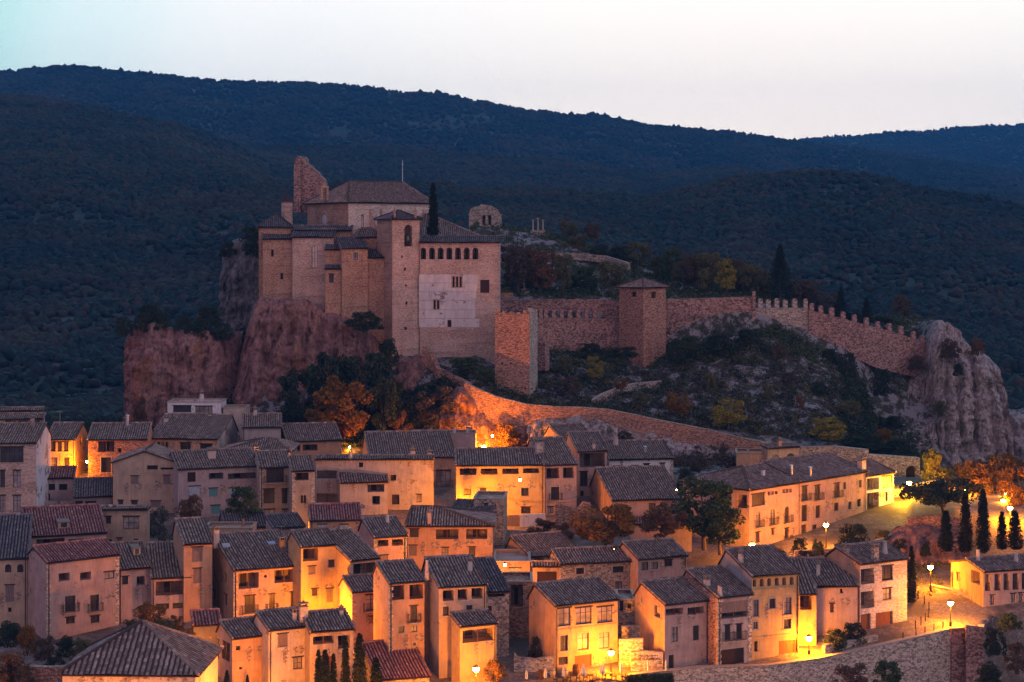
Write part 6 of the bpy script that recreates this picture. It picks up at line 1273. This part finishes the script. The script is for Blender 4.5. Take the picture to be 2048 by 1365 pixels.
# garden trees behind the castle wall
G1 = 'trees of the castle garden'
for k, pal, px, b_, ht, w, Y, lb in (
 ('round', 'brown', 1035, 592, 100, 70, 350, 'brown bare looking tree close to the palace corner'), ('round', 'rust', 1082, 596, 100, 66, 350, 'rust red tree beside the lone garden cross'), ('round', 'olive', 1126, 592, 84, 48, 351, 'olive green tree right of the rust red one'),
 ('round', 'olive', 1226, 596, 76, 66, 350, 'pale green tree left of the roofed wall tower'), ('round', 'olive', 1138, 486, 46, 40, 388, 'golden green tree right of the hilltop crosses'), ('round', 'brown', 1186, 490, 44, 36, 386, 'brown green tree second right of the crosses'),
 ('round', 'olive', 1158, 512, 46, 44, 380, 'low olive tree below the golden green one'), ('bush', 'dark', 1200, 520, 34, 60, 380, 'dark shrub mass on the hilltop slope'), ('round', 'olive', 1275, 542, 60, 54, 384, 'rounded tree at the crest behind the wall tower'), ('round', 'green', 1345, 572, 78, 60, 372, 'green tree right above the wall tower roof'),
 ('bush', 'dark', 1240, 530, 40, 60, 384, 'dark bushes on the crest left of the rounded tree'), ('round', 'olive', 1418, 596, 92, 64, 356, 'big pale tree at the middle of the tall curtain wall'), ('round', 'yellow', 1452, 596, 78, 44, 354, 'yellow green tree behind the tall curtain wall'), ('round', 'brown', 1388, 590, 82, 56, 360, 'greyish brown tree behind the curtain wall'),
 ('round', 'olive', 1500, 600, 74, 54, 358, 'olive tree left of the great dark conifer'), ('conifer', 'cyp', 1560, 606, 116, 62, 352, 'great dark conifer behind the battlements'), ('round', 'brown', 1596, 612, 54, 56, 362, 'brown bush like tree right of the great conifer'), ('round', 'grey', 1645, 632, 44, 46, 362, 'greyish tree behind the descending battlements'),
 ('conifer', 'cyp', 1682, 640, 66, 36, 356, 'dark middle sized conifer behind the descending battlements'), ('conifer', 'cyp', 1733, 652, 56, 34, 358, 'small dark conifer further down the battlements'), ('bush', 'dark', 1710, 650, 26, 60, 357, 'dark low shrub between the two smaller conifers'), ('bush', 'brown', 1804, 632, 44, 52, 380, 'bare round shrub on the cliff top'),
 ('bush', 'dark', 1770, 660, 30, 80, 366, 'dark shrub mass near the end of the battlements'), ('bush', 'dark', 1150, 575, 24, 50, 356, 'dark undergrowth shrub behind the plain terrace wall')):
    tree(k, pal, px, b_, ht, lb, Y=Y, wpx=w, group=G1)
G2 = 'trees on the castle slope'
for k, pal, px, b_, ht, w, Y, lb in (
 ('round', 'yellow', 1190, 768, 56, 38, 320, 'small yellow green tree on the slope before the curtain wall'), ('bush', 'brown', 1140, 790, 40, 60, 312, 'brown thicket right of the tall watchtower'), ('round', 'orange', 1242, 786, 30, 26, 316, 'little orange tree above the curved lane wall'),
 ('round', 'olive', 1282, 826, 44, 42, 306, 'olive tree just above the long rampart, right of the lane wall'), ('round', 'orange', 1356, 842, 58, 58, 308, 'golden tree on the slope left of the yellow green one'), ('round', 'yellow', 1456, 868, 70, 74, 304, 'large yellow green tree above the long rampart'),
 ('round', 'yellow', 1657, 893, 60, 74, 300.5, 'bright yellow round tree above the mansion roofs'), ('bush', 'dark', 1350, 728, 54, 40, 331, 'dark tall shrub at the foot of the roofed wall tower'), ('bush', 'dark', 1440, 700, 34, 80, 332, 'dark shrub belt below the tall curtain wall'),
 ('bush', 'dark', 1500, 690, 34, 70, 334, 'thick shrub below the five tall merlons'), ('bush', 'dark', 1690, 760, 60, 60, 336, 'tall dark shrub below the descending battlements'), ('bush', 'dark', 1762, 790, 54, 60, 337, 'dark shrub at the left edge of the big cliff'), ('round', 'olive', 1700, 850, 50, 50, 318, 'olive tree in the shadowed gully'),
 ('bush', 'orange', 1768, 882, 26, 50, 308, 'golden shrub at the foot of the big cliff'), ('bush', 'dark', 1800, 915, 40, 90, 300, 'dark hedge like shrub behind the gateway wall'), ('bush', 'dark', 1740, 905, 40, 70, 302, 'dark shrub right of the bright yellow tree'), ('bush', 'dark', 1180, 706, 20, 60, 333, 'dark plants along the curtain wall foot'), ('bush', 'dark', 1250, 716, 24, 60, 331, 'dark plants left of the roofed wall tower foot'),
 ('bush', 'green', 930, 740, 26, 90, 311, 'green grassy shrub between palace foot and watchtower'), ('bush', 'green', 970, 762, 34, 50, 308, 'green shrub left of the watchtower foot'), ('bush', 'brown', 1900, 716, 40, 50, 345, 'brown shrub clinging to the cliff crest'), ('bush', 'rust', 1955, 712, 36, 40, 343, 'reddish shrub on the right shoulder of the cliff'), ('bush', 'dark', 1915, 752, 26, 30, 340, 'dark shrub growing in the cliff face')):
    tree(k, pal, px, b_, ht, lb, Y=Y, wpx=w, group=G2)
for px, b_, ht, w, Y, pal, k, lb in ((600, 868, 130, 90, 306, 'dark', 'round', 'dark evergreen at the left of the wooded cliff foot'), (655, 850, 150, 100, 309, 'dark', 'round', 'tall dark evergreen against the red cliff'), (725, 870, 170, 120, 310, 'dark', 'round', 'largest dark evergreen under the castle rock'), (690, 902, 150, 116, 303, 'orange', 'round', 'big autumn tree glowing orange low on its crown'),
    (770, 900, 150, 80, 304, 'dark', 'round', 'dark evergreen right of the big autumn tree'), (880, 868, 96, 90, 303.5, 'brown', 'round', 'dark brown tree left of the fiery rampart'), (730, 660, 40, 90, 317, 'dark', 'bush', 'dark scrub on the rock below the church walls'), (775, 735, 60, 60, 314, 'dark', 'bush', 'dark scrub left of the tower foot'),
    (640, 905, 90, 70, 302, 'orange', 'round', 'smaller dull orange tree at the cliff foot'), (800, 880, 60, 60, 303, 'rust', 'bush', 'reddish shrub under the pink rock'), (905, 905, 70, 50, 300, 'orange', 'round', 'bare autumn tree left of the small lamp'), (1010, 905, 60, 70, 299, 'orange', 'bush', 'orange lit bush right of the small lamp'),
    (280, 850, 60, 40, 311, 'rust', 'bush', 'rusty bush at the foot of the left red cliff'), (500, 510, 60, 50, 352, 'dark', 'bush', 'dark tree topping the blue rock pillar'), (528, 520, 80, 40, 340, 'dark', 'bush', 'dark ivy clump left of the church wall'), (455, 515, 34, 40, 353, 'dark', 'bush', 'dark shrub at the left brink of the blue pillar')):
    tree(k, pal, px, b_, ht, lb, Y=Y, wpx=w)
for i, (px, b_, w) in enumerate(((248, 672, 40), (285, 664, 50), (325, 662, 46), (368, 668, 54), (408, 676, 52), (446, 680, 50), (300, 645, 60), (420, 650, 70))):
    tree('bush', 'dark', px, b_, 40, 'dark shrub on top of the left red cliff, ' + ['at its left brink', 'second from its left brink', 'above the pale bulge', 'in the middle of the brink', 'right of the middle', 'at its right brink', 'on the left part behind the brink', 'tallest one behind the right brink'][i], Y=321 if b_ > 655 else 326, wpx=w, group='shrubs on the left cliff top')
# trees in the town
for k, pal, px, b_, ht, w, Y, lb in (
 ('bush', 'green', 487, 1035, 64, 78, 251, 'round green tree before the pinkish house with green shutters'), ('bush', 'rust', 380, 1050, 64, 70, 250, 'dark red vine arbour before the pinkish house'), ('bush', 'grey', 318, 1080, 70, 56, 240, 'greyish bare shrub right of the tan gable house'),
 ('round', 'orange', 1213, 1108, 104, 130, 236, 'large bushy autumn tree behind the grey stone house'), ('round', 'rust', 1330, 1100, 96, 92, 239, 'reddish autumn tree right of the large bushy one'), ('round', 'green', 1408, 1100, 150, 124, 242, 'big dark green tree left of the mansion'), ('round', 'green', 1440, 1110, 110, 90, 240, 'smaller green tree leaning on the mansion side'),
 ('bush', 'dark', 1372, 990, 56, 50, 268, 'dark green bush right of the pale stone house'), ('bush', 'brown', 1398, 945, 34, 50, 283, 'brown bush on the slope left of the lean-to wall'), ('bush', 'dark', 1706, 1104, 62, 84, 242, 'round dark tree in front of the lit mansion wing'), ('bush', 'green', 1636, 1122, 46, 36, 241, 'clipped green hedge shrub below the mansion lamp'),
 ('broad', 'dark', 1886, 1052, 104, 196, 251, 'dark spreading tree on the garden wall beside the lane'), ('bush', 'dark', 1672, 1298, 44, 56, 209.6, 'round shrub left half of the pair at the street corner'), ('bush', 'dark', 1708, 1290, 50, 60, 212, 'round shrub right half of the pair at the street corner'),
 ('round', 'yellow', 1866, 992, 96, 54, 276, 'yellow lit creeper tree right of the gateway'), ('round', 'yellow', 1892, 985, 50, 40, 277, 'small yellow tree below the big cliff'), ('round', 'orange', 1936, 1004, 84, 60, 276, 'orange lit tree behind the second cypress'), ('round', 'orange', 1986, 1010, 104, 100, 276, 'red orange autumn tree above the cypress row'),
 ('round', 'orange', 2046, 1062, 140, 90, 262, 'tall orange tree at the right edge'), ('round', 'orange', 1962, 1018, 66, 70, 272, 'low orange tree behind the tallest cypress'), ('round', 'orange', 2018, 1000, 84, 84, 281, 'hazy orange tree beyond the lamp cluster'),
 ('bush', 'brown', 1074, 1330, 60, 56, 206, 'dark bushy tree in the small rubble walled garden'), ('bush', 'orange', 990, 1372, 56, 56, 197, 'bush lit orange beside the bright porch lamp'), ('bush', 'dark', 945, 1342, 20, 50, 200, 'low bush under the tiled porch bay'), ('bush', 'rust', 1085, 1076, 40, 70, 252, 'reddish bush below the white painted wall'),
 ('bush', 'rust', 1130, 1080, 36, 40, 250, 'rusty bush before the ragged ruined wall'), ('round', 'orange', 300, 1262, 56, 70, 209, 'golden tree right of the tall pink house'), ('bush', 'orange', 372, 1290, 34, 50, 204, 'bright yellow bush behind the pyramid roof'), ('bush', 'dark', 1450, 1050, 60, 40, 247, 'dark ivy on the side of the mansion'),
 ('bush', 'olive', 1485, 1322, 26, 22, 206.5, 'trailing green vine on the dark garage house')):
    tree(k, pal, px, b_, ht, lb, Y=Y, wpx=w, z=None)
for i, (px, b_, ht, w, pal, Y) in enumerate(((15, 1290, 46, 90, 'dark', 201), (55, 1310, 62, 50, 'orange', 199), (20, 1370, 70, 90, 'rust', 192), (90, 1320, 50, 60, 'brown', 198), (130, 1312, 40, 60, 'dark', 199), (165, 1320, 46, 56, 'olive', 198), (45, 1395, 60, 60, 'brown', 190), (110, 1345, 36, 50, 'dark', 196))):
    tree('bush', pal, px, b_, ht, ['dark hedge along the brown house at the left edge', 'orange leaved shrub before the tall pink house corner', 'rust coloured bush at the lower left corner', 'brown bare shrub in the lower left garden', 'dark shrub under the tall pink house', 'olive shrub left of the pyramid roof', 'brown bush at the very bottom left', 'low dark shrub on the garden terrace'][i], Y=Y, wpx=w, group='garden shrubs at the lower left')
for i, (px, b_, ht, w, pal, Y) in enumerate(((1705, 1392, 70, 90, 'brown', 196), (1775, 1385, 66, 70, 'green', 198), (2035, 1345, 66, 60, 'brown', 207), (1990, 1310, 60, 50, 'dark', 213), (2020, 1262, 36, 60, 'green', 218), (1975, 1375, 50, 80, 'dark', 204))):
    tree('bush', pal, px, b_, ht, ['brown bush before the retaining wall', 'green bush before the retaining wall', 'reddish brown bush at the lower right corner', 'dark bush right of the bastion', 'green bush under the restaurant wall', 'dark bush at the foot of the bastion'][i], Y=Y, wpx=w, group='bushes below the street wall')
# clipped hedge
m = MB(); hp = [P(1258, 1351, 200.6), P(1300, 1350, 200.8), P(1342, 1347, 201)]
cen = []; sig = []
for i in range(60): f = i / 59; q = hp[0].lerp(hp[2], f); cen += [(q.x, q.y, q.z - d) for d in (.3, .8, 1.3)]; sig += [.42] * 3
V, Fc = leaves(cen, sig, 70, .07); o = np_mesh('hedge', V, Fc, LM['dark']); tag(o, 'dark clipped hedge along the terrace edge', 'hedge')
# scrub: uncountable low plants on slopes
def scrub(name, label, n, region, r0, r1, pal, per=14, ls=.11):
    cen = []; sig = []
    while len(cen) < n:
        px = random.uniform(*region[0]); Y = random.uniform(*region[1]); X = (px - CX) / F * Y
        if hn(X, Y, .16, 31) < -.12 and random.random() < .75: continue
        if region[2] and not region[2](px, Y): continue
        r = random.uniform(r0, r1) * (1 + random.random() ** 4); cen.append((X, Y, Zt(px, Y) + r * .35)); sig.append(r)
    V, Fc = leaves(cen, sig, per, ls); o = np_mesh(name, V, Fc, LM[pal]); tag(o, label, 'scrub', None, 'stuff')
ok1 = lambda px, Y: (px > 1060 or Y < 314)
scrub('scrub', 'dark low scrub covering the rocky slope between rampart and castle wall', 1700, ((940, 1775), (303.5, 342), ok1), .35, .95, 'dark', 26, .13)
scrub('scrub', 'greenish low scrub dotted over the rocky castle slope', 1500, ((940, 1775), (303.5, 342), ok1), .3, .8, 'olive', 24, .12)
scrub('scrub', 'grey agaves and dry tufts on the rocky castle slope', 1300, ((1060, 1775), (304, 341.5), ok1), .2, .5, 'grey', 16, .16)
scrub('scrub', 'brown dry scrub on the rocky castle slope', 700, ((940, 1770), (303.5, 341), ok1), .3, .8, 'brown', 22, .12)
scrub('scrub', 'dark thicket filling the gully left of the big cliff', 900, ((1690, 1815), (302, 338), None), .6, 1.5, 'dark', 34, .16)
scrub('scrub', 'dark bushes along the foot of the castle curtain walls', 1100, ((1085, 1860), (333, 342.4), None), .4, 1.0, 'green', 30, .14)
scrub('scrub', 'weeds and small bushes at the foot of the big cliff', 500, ((1800, 2060), (288, 336), None), .4, 1.1, 'olive', 26, .12)
scrub('scrub', 'scrub covering the hilltop garden around the chapel and crosses', 2400, ((940, 1880), (347, 408), None), .4, 1.1, 'green', 26, .15)
scrub('scrub', 'paler weeds and agaves on the hilltop garden', 1600, ((960, 1880), (347, 402), None), .3, .8, 'olive', 20, .14)
scrub('scrub', 'bushes around the foot of the castle rock', 900, ((480, 940), (301, 312), None), .6, 1.4, 'dark', 40, .16)
scrub('scrub', 'weeds and brambles on the low rampart slope', 900, ((1000, 1560), (290, 300), None), .3, .8, 'brown', 24, .12)
scrub('scrub', 'weeds on the bank below the mansion lane', 350, ((1740, 1880), (228, 246), None), .2, .5, 'olive', 20, .08)
scrub('scrub', 'undergrowth in the gardens below the street wall', 700, ((1500, 2080), (190, 206), lambda px, Y: Y < yw(px) - 1.5), .4, 1.0, 'dark', 30, .1)
scrub('scrub', 'undergrowth of the lower left garden', 500, ((-40, 200), (190, 203), None), .3, .8, 'brown', 26, .09)
scrub('scrub', 'shadowy bushes on the valley side behind the village', 1600, ((-60, 500), (306, 420), None), .8, 2.0, 'dark', 40, .22)
for i, (px, b_, ht, w, pal, Y, wh) in enumerate(((1130, 745, 34, 40, 'olive', 322, 'low olive bush below the wall stub'), (1420, 775, 30, 36, 'olive', 322, 'olive bush in the middle of the rocky slope'), (1560, 720, 34, 40, 'brown', 331, 'brown bush under the light merlons'), (1535, 800, 34, 34, 'olive', 318, 'olive bush halfway down the slope above the yellow trees'),
    (1600, 830, 40, 30, 'rust', 314, 'rusty shrub on the slope left of the bright yellow tree'), (1640, 790, 30, 40, 'dark', 322, 'dark bush on the rocky slope centre right'), (1380, 700, 30, 50, 'green', 333, 'green agave clump beside the roofed tower'), (1580, 770, 30, 40, 'brown', 324, 'brown thicket in the middle of the bouldery slope'),
    (1310, 905, 30, 60, 'rust', 293, 'reddish bramble on the bank below the rampart'), (1250, 890, 30, 50, 'brown', 295, 'brown bramble behind the conical chimney'), (1660, 730, 36, 50, 'dark', 339, 'dark bush touching the descending battlements'))):
    tree('bush', pal, px, b_, ht, wh, Y=Y, wpx=w, group='shrubs dotted over the castle slope')
for i, (px, b_, ht, w, pal, Y, wh) in enumerate(((262, 1278, 40, 46, 'dark', 206, 'dark shrub at the foot of the tall pink house corner'), (330, 1276, 40, 50, 'olive', 208, 'olive shrub between golden tree and dark red shed'), (352, 1262, 34, 40, 'brown', 210, 'brown shrub under the railed balcony loggia'),
    (1612, 1128, 30, 40, 'dark', 237, 'dark shrub on the rocky bank below the mansion'), (1560, 1122, 26, 40, 'brown', 238, 'brown shrub between mansion and broad roofed house'), (1770, 1125, 30, 36, 'olive', 238, 'olive bush on the red lit bank'), (1850, 1112, 26, 30, 'dark', 241, 'dark bush under the red lit garden wall'))):
    tree('bush', pal, px, b_, ht, wh, Y=Y, wpx=w, group='shrubs between the houses')
# check: lowest and highest ground inside the haze box
for i, (px, b_, ht, w, pal, Y, wh) in enumerate(((1322, 566, 56, 50, 'olive', 376, 'soft olive tree between crest and wall tower'), (1368, 592, 70, 56, 'olive', 364, 'olive tree directly right of the tower roof'), (1398, 580, 66, 60, 'brown', 372, 'brown tree in the second row behind the curtain wall'),
    (1470, 600, 84, 60, 'brown', 360, 'tall brown tree left of centre in the garden belt'), (1484, 590, 60, 56, 'olive', 372, 'olive tree at the back of the garden belt'), (1525, 606, 66, 50, 'olive', 360, 'olive tree touching the great dark conifer'), (1622, 622, 60, 54, 'brown', 364, 'brown tree between great conifer and greyish tree'), (1610, 618, 44, 50, 'olive', 372, 'low olive tree behind the first descending merlons'),
    (1660, 634, 50, 46, 'brown', 368, 'brown tree left of the middle sized conifer'), (1172, 596, 64, 54, 'green', 356, 'green tree halfway between rust tree and wall tower'), (1060, 594, 90, 60, 'olive', 356, 'olive tree behind the lone garden cross'), (1020, 560, 70, 60, 'brown', 366, 'brown tree high behind the palace corner'))):
    tree('round', pal, px, b_, ht, wh, Y=Y, wpx=w, group=G1)
for i, (px, b_, ht, w, pal, Y, wh) in enumerate(((1600, 1108, 34, 40, 'dark', 243, 'dark shrub behind the low rubble wall, left end'), (1765, 1088, 30, 40, 'olive', 246, 'olive shrub at the right end of the low rubble wall'), (1750, 1120, 24, 34, 'brown', 240, 'brown shrub on the bank under the low rubble wall'), (1800, 1100, 24, 34, 'dark', 243, 'dark shrub on top of the red lit bank'),
    (1835, 740, 30, 46, 'brown', 348, 'brown bush at the foot of the last merlons'), (1878, 830, 30, 36, 'olive', 341, 'olive bush growing halfway up the big cliff'), (1790, 860, 30, 50, 'dark', 338, 'dark bush at the lower left of the big cliff'))):
    tree('bush', pal, px, b_, ht, wh, Y=Y, wpx=w, group='shrubs on banks and ledges')
# ---------------------------------------------------------------- haze
hm = bpy.data.materials.new('haze_air'); hm.use_nodes = True; t = hm.node_tree; t.nodes.clear()
out = N(t, 'ShaderNodeOutputMaterial'); pv = N(t, 'ShaderNodeVolumePrincipled'); pv.inputs['Color'].default_value = (.07, .42, .95, 1); pv.inputs['Density'].default_value = 0.00010; pv.inputs['Anisotropy'].default_value = 0
t.links.new(pv.outputs[0], out.inputs['Volume'])
m = MB(); m.box(-8200, 8200, -40, 7200, -160, 620); hz = m.build('haze', hm); hz['kind'] = 'stuff'; tag(hz, 'thin blue evening haze filling the valley air', 'haze')
# ---------------------------------------------------------------- overlap report
if __name__ == '__main__':
    pass
